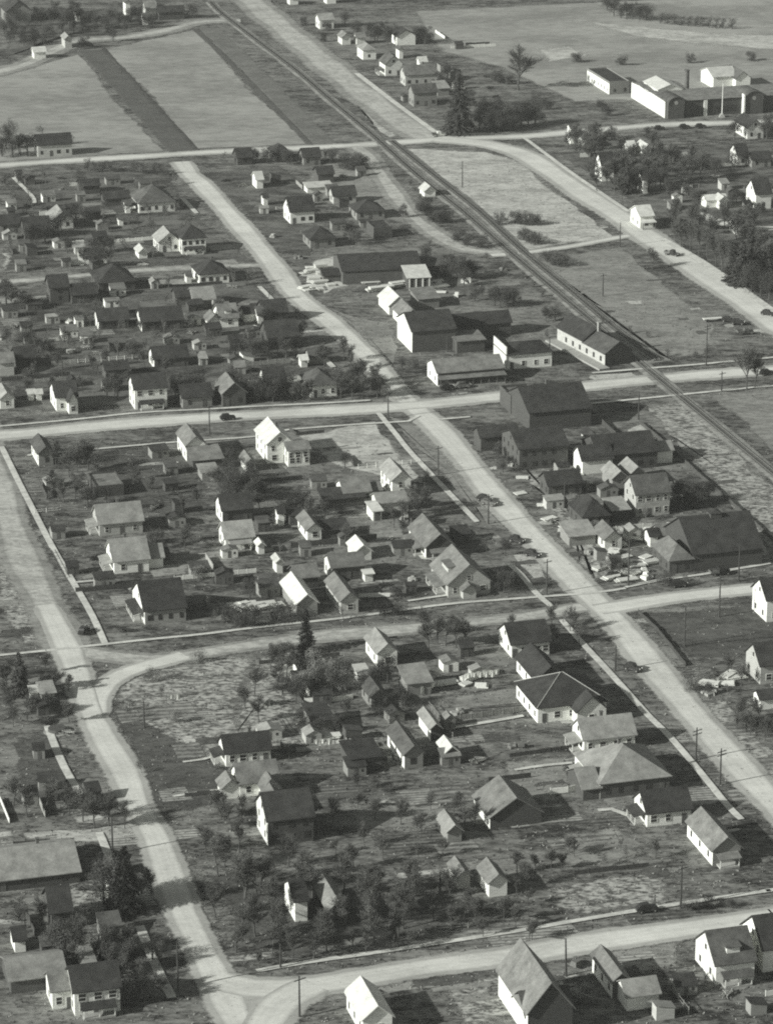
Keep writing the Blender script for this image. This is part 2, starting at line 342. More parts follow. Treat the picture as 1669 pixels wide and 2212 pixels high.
# streets
strip('road', [(392, 350), (412, 378), (437, 400), (520, 490), (590, 572), (640, 638), (715, 698), (785, 762), (840, 830), (900, 885), (950, 930), (1010, 1000), (1075, 1080), (1160, 1170), (1250, 1265), (1335, 1350), (1425, 1460), (1520, 1570), (1610, 1672), (1720, 1790)], 6.2, M_road, ZR, 2.72, wob=0.25, seed=3)
strip('road', [(-60, 945), (50, 938), (170, 925), (300, 914), (500, 900), (700, 889), (850, 880), (1000, 866), (1150, 849), (1300, 831), (1450, 817), (1560, 808), (1740, 796)], 6.6, M_road, ZR + .01, 3.06, wob=0.3, seed=5)
strip('road', [(150, 1404), (230, 1418), (330, 1426), (440, 1412), (554, 1393), (654, 1380), (754, 1370), (903, 1357), (1030, 1344), (1109, 1336), (1200, 1322), (1260, 1312)], 5.0, M_lane, ZR + .02, 2.38, wob=0.3, seed=7)
strip('road', [(1290, 1318), (1355, 1308), (1441, 1294), (1550, 1281), (1663, 1270), (1740, 1262)], 5.5, M_road, ZR + .02, 2.38, wob=0.2, seed=8)
strip('road', [(400, 1417), (300, 1444), (245, 1468), (212, 1505), (205, 1545)], 5.0, M_road, ZR + .03, 2.04, wob=0.2, seed=9)
strip('road', [(-15, 1010), (10, 1091), (43, 1190), (83, 1274), (133, 1373), (150, 1410)], 6.5, M_lane, ZR + .005, 4, wob=.5, seed=2)
strip('road', [(100, 1308), (133, 1373), (156, 1423), (176, 1480), (195, 1535), (226, 1598), (268, 1668), (299, 1745), (334, 1805), (365, 1889), (399, 1979), (432, 2045), (465, 2111), (498, 2178), (540, 2260)], 5.1, M_road, ZR + .04, 2.55, wob=0.3, seed=11)
strip('road', [(470, 2118), (540, 2136), (654, 2134), (770, 2116), (919, 2091), (1109, 2066), (1242, 2042), (1441, 2014), (1663, 1982), (1760, 1966)], 6.1, M_road, ZR + .05, 2.21, wob=0.25, seed=13)
strip('road', [(680, 2128), (610, 2165), (565, 2225), (545, 2270)], 6.5, M_road, ZR + .06, 3.4, wob=0.25, seed=14)
strip('road', [(-60, 362), (100, 351), (250, 342), (380, 334), (500, 327), (700, 318), (850, 309), (930, 303), (1050, 298), (1150, 294), (1250, 285), (1400, 272), (1500, 268), (1740, 262)], 5.0, M_road, ZR + .02, 3.4, wob=0.4, seed=17)
strip('road', [(500, -40), (540, 0), (600, 52), (680, 118), (760, 183), (850, 252), (925, 302)], 11.0, M_lane, ZR + .01, 5.95, wob=0.6, seed=19)
strip('road', [(940, 300), (1050, 312), (1130, 335), (1190, 372), (1260, 420), (1340, 470), (1430, 535), (1530, 600), (1620, 662), (1740, 745)], 9.0, M_road, ZR + .03, 3.4, wob=0.3, seed=21)
strip('road', [(-30, 612), (60, 606), (166, 597), (280, 586), (400, 579), (520, 574), (585, 573)], 3.2, M_lane, ZR - .015, 2.55, wob=0.3, seed=23)
strip('road', [(770, 318), (800, 345), (835, 395), (880, 455), (940, 505), (1010, 540), (1110, 546)], 4.5, M_lane, ZR - .01, 4.25, wob=0.4, seed=25)
strip('road', [(1060, 552), (1126, 547), (1230, 533), (1321, 516), (1370, 508)], 2.6, M_road, ZR + .01, 2.04, wob=0.1, seed=27)
strip('road', [(0, 155), (60, 138), (160, 92), (260, 82), (340, 70), (430, 48), (520, 45)], 5, M_lane, ZR, 6.8, wob=0.4, seed=29)
strip('road', [(1500, 460), (1600, 492), (1740, 492)], 3.6, M_road, ZR, 1.7, seed=31)
# worn edge track along the ploughed strip and the railway ditch
# footways
WK = [
 ([(4, 966), (35, 1030), (66, 1091), (116, 1187), (159, 1260), (199, 1330), (228, 1393)], 1.5),
 ([(0, 1417), (110, 1406), (228, 1393), (330, 1382), (432, 1372), (554, 1357), (754, 1335), (963, 1307), (1109, 1295), (1290, 1281), (1350, 1272)], 1.0),
 ([(1350, 1270), (1385, 1262), (1441, 1252), (1530, 1240), (1663, 1218)], 1.1),
 ([(817, 893), (852, 936), (887, 979), (953, 1049), (1010, 1108), (1030, 1129)], 1.5),
 ([(1100, 1220), (1126, 1244), (1155, 1280), (1190, 1312)], 1.5),
 ([(1212, 1340), (1240, 1372), (1268, 1403), (1310, 1448), (1348, 1490), (1400, 1548), (1441, 1588), (1500, 1656), (1567, 1738), (1600, 1772)], 1.5),
 ([(554, 2099), (660, 2081), (787, 2063), (920, 2043), (1109, 2014), (1230, 1993), (1361, 1971), (1500, 1949), (1663, 1925), (1740, 1914)], 1.2),
 ([(-20, 924), (166, 907), (300, 893), (450, 885), (554, 879), (700, 872), (800, 866)], 1.1),
 ([(60, 985), (199, 972), (372, 957), (554, 944), (621, 930), (760, 919), (887, 911)], 1.0),
 ([(103, 1570), (120, 1615), (140, 1660), (160, 1695), (175, 1720)], 1.6),
 ([(215, 1800), (235, 1850), (250, 1880)], 1.6),
 ([(302, 2002), (326, 2062), (345, 2105), (372, 2158)], 1.8),
 ([(1132, 299), (1229, 371), (1290, 413), (1358, 459)], 1.6),
 ([(1428, 516), (1508, 562), (1574, 606), (1663, 669), (1740, 722)], 3.0),
 ([(770, 159), (853, 223), (943, 289)], 2.4),
 ([(1278, 807), (1400, 797), (1524, 787), (1663, 774), (1740, 768)], 1.2),
 ([(1275, 873), (1390, 862), (1508, 850), (1663, 835), (1740, 828)], 1.2),
 ([(215, 1255), (160, 1260)], 0.9), ([(215, 1250), (235, 1245)], .8),
 ([(374, 1722), (430, 1714), (480, 1708)], 0.8), ([(395, 1648), (440, 1642), (462, 1636)], .7),
 ([(1290, 1752), (1320, 1750), (1365, 1768)], 1.2), ([(1388, 1783), (1440, 1778), (1492, 1770)], .8),
 ([(970, 1575), (1050, 1562), (1130, 1548)], 1.2), ([(1110, 1665), (1180, 1655), (1235, 1650)], .9),
 ([(900, 1178), (915, 1208), (960, 1210)], 1.2), ([(880, 1300), (1000, 1282), (1060, 1270)], .8),
 ([(880, 912), (905, 900)], 1.0), ([(945, 908), (1015, 902)], .9),
 ([(395, 430), (425, 462)], 1.6), ([(168, 535), (178, 575)], 1.3), ([(685, 760), (720, 795)], 1.8),
 ([(560, 620), (590, 650), (610, 665)], 1.5), ([(30, 385), (70, 425), (75, 440)], 1.4),
 ([(1310, 322), (1317, 318)], 1),
]
for k, (p, wd) in enumerate(WK): strip('sidewalk', p, wd * .8, M_walk, ZR + .08 + .002 * k, 0.35, 2.5, seed=k, drop=.02)

# railway
RAIL = [(455, 5), (480, 30), (560, 92), (640, 153), (720, 222), (790, 280), (830, 315), (900, 378), (1000, 458), (1100, 545), (1200, 630), (1300, 715), (1375, 780), (1430, 826), (1500, 884), (1580, 950), (1669, 1024), (1760, 1100)]
strip('railway_bed', RAIL, 3.4, M_ball, ZR + .08, 1.8, wob=0.2, seed=41, drop=.18)
RAIL2 = [(845, 305), (935, 378), (1035, 458), (1130, 545), (1230, 628), (1330, 712), (1420, 780)]
strip('railway_bed', RAIL2, 2.8, M_ball, ZR + .085, 1.4, wob=0.2, seed=42, drop=.18)
M_tie = mat('tie_wood', 0.15, 0.3, 2.0); M_steel = mat('rail_steel', 0.16, 0.1, 2, rough=0.4, spec=0.5)
def track(pts, label, z):
    P = resample([G(*p) for p in pts], 4.0); root = thing('railway_track', label, 'railway track', P[0])
    o = P[0]; rl = [MB(), MB()]; tb = MB(); dist = 0
    for i in range(len(P) - 1):
        a, c = P[i], P[i + 1]; t = (c - a); L_ = t.length; t.normalize(); nn = Vector((-t.y, t.x, 0))
        for k, s in enumerate((-0.72, 0.72)):
            A = a + nn * s - o; Bq = c + nn * s - o
            for (q0, q1, z0, z1) in ((A, Bq, z + .16, z + .32),):
                h = nn * 0.05
                rl[k].quad((q0 + h) + Vector((0, 0, z1)), (q1 + h) + Vector((0, 0, z1)), (q1 - h) + Vector((0, 0, z1)), (q0 - h) + Vector((0, 0, z1)))
                rl[k].quad((q0 - h) + Vector((0, 0, z1)), (q1 - h) + Vector((0, 0, z1)), (q1 - h) + Vector((0, 0, z0)), (q0 - h) + Vector((0, 0, z0)))
                rl[k].quad((q0 + h) + Vector((0, 0, z1)), (q1 + h) + Vector((0, 0, z1)), (q1 + h) + Vector((0, 0, z0)), (q0 + h) + Vector((0, 0, z0)))
        n_t = max(1, int(L_ / 0.75))
        for j in range(n_t):
            c0 = a + t * (L_ * (j + .5) / n_t) - o
            hx = t * 0.12; hy = nn * 1.25; up = Vector((0, 0, z + .15)); lo = Vector((0, 0, z - .02))
            tb.quad(c0 - hx - hy + up, c0 + hx - hy + up, c0 + hx + hy + up, c0 - hx + hy + up)
            tb.quad(c0 - hx - hy + lo, c0 - hx + hy + lo, c0 - hx + hy + up, c0 - hx - hy + up)
            tb.quad(c0 - hx - hy + lo, c0 + hx - hy + lo, c0 + hx - hy + up, c0 - hx - hy + up)
    for k in (0, 1): rl[k].obj('rail', M_steel, root, False)
    t = tb.obj('sleeper', M_tie, root, False); t['kind'] = 'stuff'
track(RAIL, 'long railway main line running diagonally beside the pale highway', ZR + .08)
track(RAIL2, 'shorter railway siding laid beside the main line on its highway side', ZR + .085)

# ------------------------------------------------------------------ buildings
ROOF = {'k': mat('roof_black', 0.035, 0.45, 0.35, bump=0.03), 'd': mat('roof_dark', 0.075, 0.45, 0.35, bump=0.03), 'm': mat('roof_mid', 0.15, 0.38, 0.4, bump=0.03),
        'l': mat('roof_weathered', 0.24, 0.32, 0.4, bump=0.03), 'w': mat('roof_tin', 0.52, 0.2, 0.5, rough=0.5, bump=0.0)}
WALL = {'w': mat('siding_white', 0.68, 0.18, 0.5, stretch=(1, 1, 6)), 'g': mat('siding_grey', 0.40, 0.22, 0.6, stretch=(1, 1, 6)),
        'm': mat('siding_drab', 0.22, 0.18, 0.6, stretch=(1, 1, 6)), 'd': mat('siding_dark', 0.075, 0.25, 0.6, stretch=(1, 1, 6))}
M_glass = mat('window_glass', 0.035, 0.2, 1, rough=0.25, spec=0.5)
M_trim = mat('trim_white', 0.62, 0.05, 1); M_trimd = mat('trim_dark', 0.12, 0.1, 1)
M_brick = mat('brick', 0.11, 0.3, 2.5); M_door = mat('door_paint', 0.10, 0.2, 1); M_slab = mat('slab', 0.33, 0.15, 1)

def roof_profile(span, wh, rise, oh, th):
    k = rise / (span / 2)
    a = math.atan(k); dz = th / math.cos(a)
    return [(-oh, wh - k * oh), (span / 2, wh + rise), (span + oh, wh - k * oh), (span + oh, wh - k * oh + dz), (span / 2, wh + rise + dz), (-oh, wh - k * oh + dz)]
def volume(root, w, d, wh, rise, typ, rm, wm, dx=0, dy=0, oh=0.45, th=0.16, z0=0.0):
    """one roofed block; local x = along the front, y = away from the front"""
    b = MB(); X0, X1, Y0, Y1 = dx, dx + w, dy, dy + d; Z = z0 - 0.2; r = MB(); H = z0 + wh
    if typ == 'side':
        poly = [(Y0, Z), (Y1, Z), (Y1, H), ((Y0 + Y1) / 2, H + rise), (Y0, H)]; b.prism(poly, 'x', X0, X1)
        pr = [(p[0] + Y0, p[1]) for p in roof_profile(d, H, rise, oh, th)]
        r.prism([pr[0], pr[1], pr[4], pr[5]], 'x', X0 - oh, X1 + oh); r.prism([pr[1], pr[2], pr[3], pr[4]], 'x', X0 - oh, X1 + oh)
    elif typ == 'front':
        poly = [(X0, Z), (X1, Z), (X1, H), ((X0 + X1) / 2, H + rise), (X0, H)]; b.prism(poly, 'y', Y0, Y1)
        pr = [(p[0] + X0, p[1]) for p in roof_profile(w, H, rise, oh, th)]
        r.prism([pr[0], pr[1], pr[4], pr[5]], 'y', Y0 - oh, Y1 + oh); r.prism([pr[1], pr[2], pr[3], pr[4]], 'y', Y0 - oh, Y1 + oh)
    elif typ == 'gambrel':
        hw = w / 2; m1 = 0.28 * w
        poly = [(X0, Z), (X1, Z), (X1, H), (X1 - m1 * .55, H + rise * .68), (X0 + hw, H + rise), (X0 + m1 * .55, H + rise * .68), (X0, H)]; b.prism(poly, 'y', Y0, Y1)
        up = [(X0 - oh * .5, H - .3), (X0 + m1 * .55, H + rise * .68), (X0 + hw, H + rise), (X1 - m1 * .55, H + rise * .68), (X1 + oh * .5, H - .3)]
        for i in range(4): p, q = up[i], up[i + 1]; r.prism([p, q, (q[0], q[1] + th), (p[0], p[1] + th)], 'y', Y0 - oh, Y1 + oh)
    elif typ in ('hip', 'pyramid'):
        b.box(X0, Y0, Z, X1, Y1, H)
        x0, x1, y0, y1 = X0 - oh, X1 + oh, Y0 - oh, Y1 + oh; zz = H - 0.05
        if typ == 'pyramid': ra = rb = ((x0 + x1) / 2, (y0 + y1) / 2, H + rise)
        elif w >= d: q = (y1 - y0) / 2; ra = (x0 + q, (y0 + y1) / 2, H + rise); rb = (x1 - q, (y0 + y1) / 2, H + rise)
        else: q = (x1 - x0) / 2; ra = ((x0 + x1) / 2, y0 + q, H + rise); rb = ((x0 + x1) / 2, y1 - q, H + rise)
        for tz in (th,):
            A, B_, C_, D_ = (x0, y0, zz), (x1, y0, zz), (x1, y1, zz), (x0, y1, zz); up = lambda p: (p[0], p[1], p[2] + tz)
            r.quad(A, D_, C_, B_)
            for p, q in ((A, B_), (B_, C_), (C_, D_), (D_, A)): r.quad(p, q, up(q), up(p))
            if typ == 'pyramid':
                for p, q in ((A, B_), (B_, C_), (C_, D_), (D_, A)): r.quad(up(p), up(q), up(ra))
            elif w >= d:
                r.quad(up(A), up(B_), up(rb), up(ra)); r.quad(up(B_), up(C_), up(rb)); r.quad(up(C_), up(D_), up(ra), up(rb)); r.quad(up(D_), up(A), up(ra))
            else:
                r.quad(up(A), up(B_), up(ra)); r.quad(up(B_), up(C_), up(rb), up(ra)); r.quad(up(C_), up(D_), up(rb)); r.quad(up(D_), up(A), up(ra), up(rb))
    elif typ == 'shed':
        b.prism([(Y0, Z), (Y1, Z), (Y1, H + rise), (Y0, H)], 'x', X0, X1); k = rise / d
        r.prism([(Y0 - oh, H - k * oh + .01), (Y1 + oh, H + rise + k * oh + .01), (Y1 + oh, H + rise + k * oh + th), (Y0 - oh, H - k * oh + th)], 'x', X0 - oh, X1 + oh)
    elif typ == 'lean':   # slopes down to the left
        b.prism([(X0, Z), (X1, Z), (X1, H + rise), (X0, H)], 'y', Y0, Y1); k = rise / w
        r.prism([(X0 - oh, H - k * oh + .01), (X1 + oh, H + rise + k * oh + .01), (X1 + oh, H + rise + k * oh + th), (X0 - oh, H - k * oh + th)], 'y', Y0 - oh, Y1 + oh)
    else:  # flat behind a parapet
        b.box(X0, Y0, Z, X1, Y1, H); t = .3; P = max(rise, .3)
        b.box(X0, Y0, H, X1, Y0 + t, H + P); b.box(X0, Y1 - t, H, X1, Y1, H + P)
        b.box(X0, Y0 + t, H, X0 + t, Y1 - t, H + P); b.box(X1 - t, Y0 + t, H, X1, Y1 - t, H + P)
        r.box(X0 + t + .005, Y0 + t + .005, H + .01, X1 - t - .005, Y1 - t - .005, H + .12)
    wo = b.obj('wall', wm, root); ro = r.obj('roof', rm, root)
    return wo, ro
DARKW = [False]
def window(root, x, y, z, ww, wh, side, near):
    """side f: on the front wall; l: on the left wall"""
    g = MB(); f = MB(); t = .09
    if side == 'f':
        g.box(x - ww / 2, y - .05, z, x + ww / 2, y + .1, z + wh)
        for bx in ((x - ww / 2 - t, z - t, x - ww / 2, z + wh + t), (x + ww / 2, z - t, x + ww / 2 + t, z + wh + t), (x - ww / 2, z + wh, x + ww / 2, z + wh + t), (x - ww / 2, z - t, x + ww / 2, z), (x - ww / 2, z + wh * .48, x + ww / 2, z + wh * .54)):
            f.box(bx[0], y - .08, bx[1], bx[2], y - .0, bx[3])
    else:
        g.box(x - .05, y - ww / 2, z, x + .1, y + ww / 2, z + wh)
        for bx in ((y - ww / 2 - t, z - t, y - ww / 2, z + wh + t), (y + ww / 2, z - t, y + ww / 2 + t, z + wh + t), (y - ww / 2, z + wh, y + ww / 2, z + wh + t), (y - ww / 2, z - t, y + ww / 2, z)):
            f.box(x - .08, bx[0], bx[1], x, bx[2], bx[3])
    o = g.obj('window', M_glass, root)
    if near and not DARKW[0]: f.obj('frame', M_trim, o)
def chimney(root, x, y, z0, z1, s=.6, m=None):
    b = MB(); b.box(x - s / 2, y - s / 2, z0, x + s / 2, y + s / 2, z1); b.box(x - s / 2 - .1, y - s / 2 - .1, z1, x + s / 2 + .1, y + s / 2 + .1, z1 + .18)
    b.obj('chimney', m or M_brick, root)
def rz_at(typ, w, d, wh, rise, x, y):
    if typ == 'side': return wh + rise * (1 - abs(y - d / 2) / (d / 2))
    if typ in ('front', 'gambrel'): return wh + rise * (1 - abs(x - w / 2) / (w / 2))
    if typ in ('hip', 'pyramid'): return wh + rise * min(1, min(x, w - x, y, d - y) / (min(w, d) / 2))
    return wh + rise * .5
REFS = []
def porch(root, x0, y0, x1, y1, h, rm, wm, posts='f', drop=.5, deck=True):
    """a roofed porch with its own deck, posts and lean-to roof"""
    r = MB()
    if posts == 'f': r.prism([(y0 - .3, h - drop), (y1, h), (y1, h + .14), (y0 - .3, h - drop + .14)], 'x', x0 - .3, x1 + .3)
    else: r.prism([(x0 - .3, h - drop), (x1, h), (x1, h + .14), (x0 - .3, h - drop + .14)], 'y', y0 - .3, y1 + .3)
    p = r.obj('porch_roof', rm, root)
    d = MB().box(x0, y0, -.15, x1, y1, .35).obj('porch_floor', M_slab, root)
    if posts == 'f':
        n = max(2, int((x1 - x0) / 2.4) + 1)
        for i in range(n):
            xx = x0 + .1 + (x1 - x0 - .2) * i / (n - 1); MB().box(xx - .09, y0 + .02, .35, xx + .09, y0 + .2, h - drop + .1).obj('porch_post', wm, root)
    else:
        n = max(2, int((y1 - y0) / 2.4) + 1)
        for i in range(n):
            yy = y0 + .1 + (y1 - y0 - .2) * i / (n - 1); MB().box(x0 + .02, yy - .09, .35, x0 + .2, yy + .09, h - drop + .1).obj('porch_post', wm, root)
def house(line):
    f = [s.strip() for s in line.split('|')]
    a = f[0].split(); b_ = f[1].split(); rc, wc = f[2].split(); opts = f[3].split(); label = f[4]
    ang = 0.0; name = 'house'; cat = 'house'
    for o in opts:
        if o[0] == 'r' and o != 'rw': ang = float(o[1:])
        if o.startswith('n:'): name = o[2:]
        if o.startswith('k:'): cat = o[2:].replace('_', ' ')
    u0, v0, u1 = map(float, a[1:4]); d, wh, rise = map(float, b_[:3]); typ = b_[3]
    x, y = T(a[0], u0, v0); P0 = G(x, y); rz = ROT + R(ang); ev = Vector((math.cos(rz), math.sin(rz), 0))
    tx = x + (u1 - u0) / 3.0098; w = 4.0
    for _ in range(12):
        q = proj(P0 + ev * w); w = max(1.5, w * (tx - x) / max(q[0] - x, .1))
    if 'st' not in opts:
        if typ == 'side' and d < 13.5: d *= .8
        if typ == 'side': rise = min(rise, .8 * d / 2)
        if typ == 'front': rise = min(rise, .85 * w / 2)
    root = thing(name, label, cat, P0, rz); rm, wm = ROOF[rc], WALL[wc]; DARKW[0] = wc in 'dm'
    volume(root, w, d, wh, rise, typ, rm, wm)
    scale = (y + 1428) / 280; near = scale > 7.5; big = 'n0' not in opts
    rnd = random.Random(hash(int(u0 * 7 + v0 * 13 + u1)))
    two = 's2' in opts; fw = [0.95] if not two else [0.95, wh - 2.1]
    if typ == 'front' and rise > 2.6 and big and 'na' not in opts: window(root, w / 2, 0, wh + rise * .12, .9, 1.1, 'f', near)
    if typ == 'side' and rise > 2.6 and big and 'na' not in opts: window(root, 0, d / 2, wh + rise * .12, .9, 1.1, 'l', near)
    if big:
        nw = 0
        for o in opts:
            if o.startswith('w') and o[1:].isdigit(): nw = int(o[1:])
        n = nw or max(1, int(w / 2.9)); di = rnd.randrange(n) if n > 1 else -1
        if 'nd' in opts: di = -1
        for z in fw:
            for i in range(n):
                xx = w * (i + .5) / n + rnd.uniform(-.25, .25)
                if i == di and z < 1.2:
                    MB().box(xx - .5, -.07, .05, xx + .5, .1, 2.15).obj('door', M_door, root); continue
                window(root, xx, 0, z, rnd.choice([.9, 1.0, 1.3]), min(1.35, wh - z - .35), 'f', near)
            m = max(1, int(d / 3.6))
            for i in range(m): window(root, 0, d * (i + .5) / m, z, .9, min(1.35, wh - z - .35), 'l', near)
    elif 'gd' in opts:   # wide garage doorway
        MB().box(w * .15, -.06, 0, w * .85, .1, min(2.3, wh - .2)).obj('garage_door', M_door, root)
    for o in opts:
        if o == 'c': cx, cy = (w * rnd.uniform(.35, .65), d * .56) if typ != 'front' else (w * .56, d * rnd.uniform(.3, .7)); chimney(root, cx, cy, rz_at(typ, w, d, wh, rise, cx, cy) - .4, wh + rise + .9)
        if o == 'cl': chimney(root, -.25, d * .45, 0, wh + rise + .7, .7)
        if o == 'p': porch(root, w * .15, -2.0, w * .85, -.01, 2.5, rm, M_trim, 'f')
        if o == 'pl': porch(root, -2.2, d * .15, -.01, d * .8, 2.5, rm, M_trim, 'l')
        if o == 'pg':   # gabled entry
            volume(root, min(3.2, w * .4), 2.0, 2.3, 1.2, 'front', rm, wm, w * .3, -2.0)
        if o == 'lw':   # lower wing at left
            volume(root, 3.6, d * .6, wh * .8, rise * .55, 'side' if typ != 'side' else 'front', rm, wm, -3.61, .1)
        if o == 'rw':
            volume(root, w * .45, d * .6, wh * .85, rise * .6, 'side', rm, wm, w + .01, d * .15)
        if o == 'bw':
            volume(root, w * .6, 3.5, wh * .8, rise * .5, 'shed', rm, wm, w * .2, d + .01)
        if o == 'fw':   # front wing, gabled towards the viewer
            volume(root, w * .42, 3.4, wh * .95, rise * .7, 'front', rm, wm, w * .5, -3.41); window(root, w * .71, -3.41, .95, 1.2, 1.3, 'f', near)
        if o == 'dm':   # dormer
            if typ == 'side': volume(root, w * .34, d * .3, rise * .55, .35, 'shed', rm, wm, w * .33, d * .12, .3, .12, wh + .1)
            else: volume(root, w * .3, d * .36, rise * .55, .35, 'lean', rm, wm, w * .12, d * .3, .3, .12, wh + .1)
        if o == 'ff':   # false front
            MB().box(-.1, -.32, -.1, w + .1, -.02, wh + rise + .9).obj('false_front', wm, root)
        if o == 'fl':   # false front on the left end
            MB().box(-.32, -.1, -.1, -.02, d + .1, wh + rise + .7).obj('false_front', wm, root)
        if o == 'aw': porch(root, .1, -2.6, w - .1, -.33 if 'ff' in opts else -.01, 3.0, rm, M_trimd, 'f', .4)
        if o == 'ws':   # pale skin paints the sunlit left side; shaded front painted as dark walls
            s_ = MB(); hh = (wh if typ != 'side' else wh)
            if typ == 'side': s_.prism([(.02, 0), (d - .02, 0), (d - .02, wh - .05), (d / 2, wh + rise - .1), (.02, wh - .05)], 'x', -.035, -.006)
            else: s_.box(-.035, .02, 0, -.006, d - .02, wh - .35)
            s_.obj('lit_side_skin', WALL['w'], root)
        if o == 'v':    # roof ventilator
            volume(root, w * .16, w * .16, .9, .5, 'pyramid', rm, wm, w * .42, d * .5 - w * .08, .15, .1, wh + rise - .35)
        if o == 'hs':   # pale hip and ridge boards
            pass
    if 'hs' in opts and typ == 'hip' and w >= d:
        oh = .45; q = (d + 2 * oh) / 2; h = wh + rise + .22; e = wh + .14; rb = MB()
        A = (-oh, -oh, e); B2 = (w + oh, -oh, e); RA = (-oh + q, d / 2, h); RB = (w + oh - q, d / 2, h); D2 = (-oh, d + oh, e)
        for p, q2 in ((A, RA), (B2, RB), (RA, RB), (D2, RA)): rb.tube(p, q2, .09, .09, 4)
        rb.obj('ridge_board', M_slab, root)
    REFS.append((x, y, w, wh, label, root, P0, rz, d))
    return root

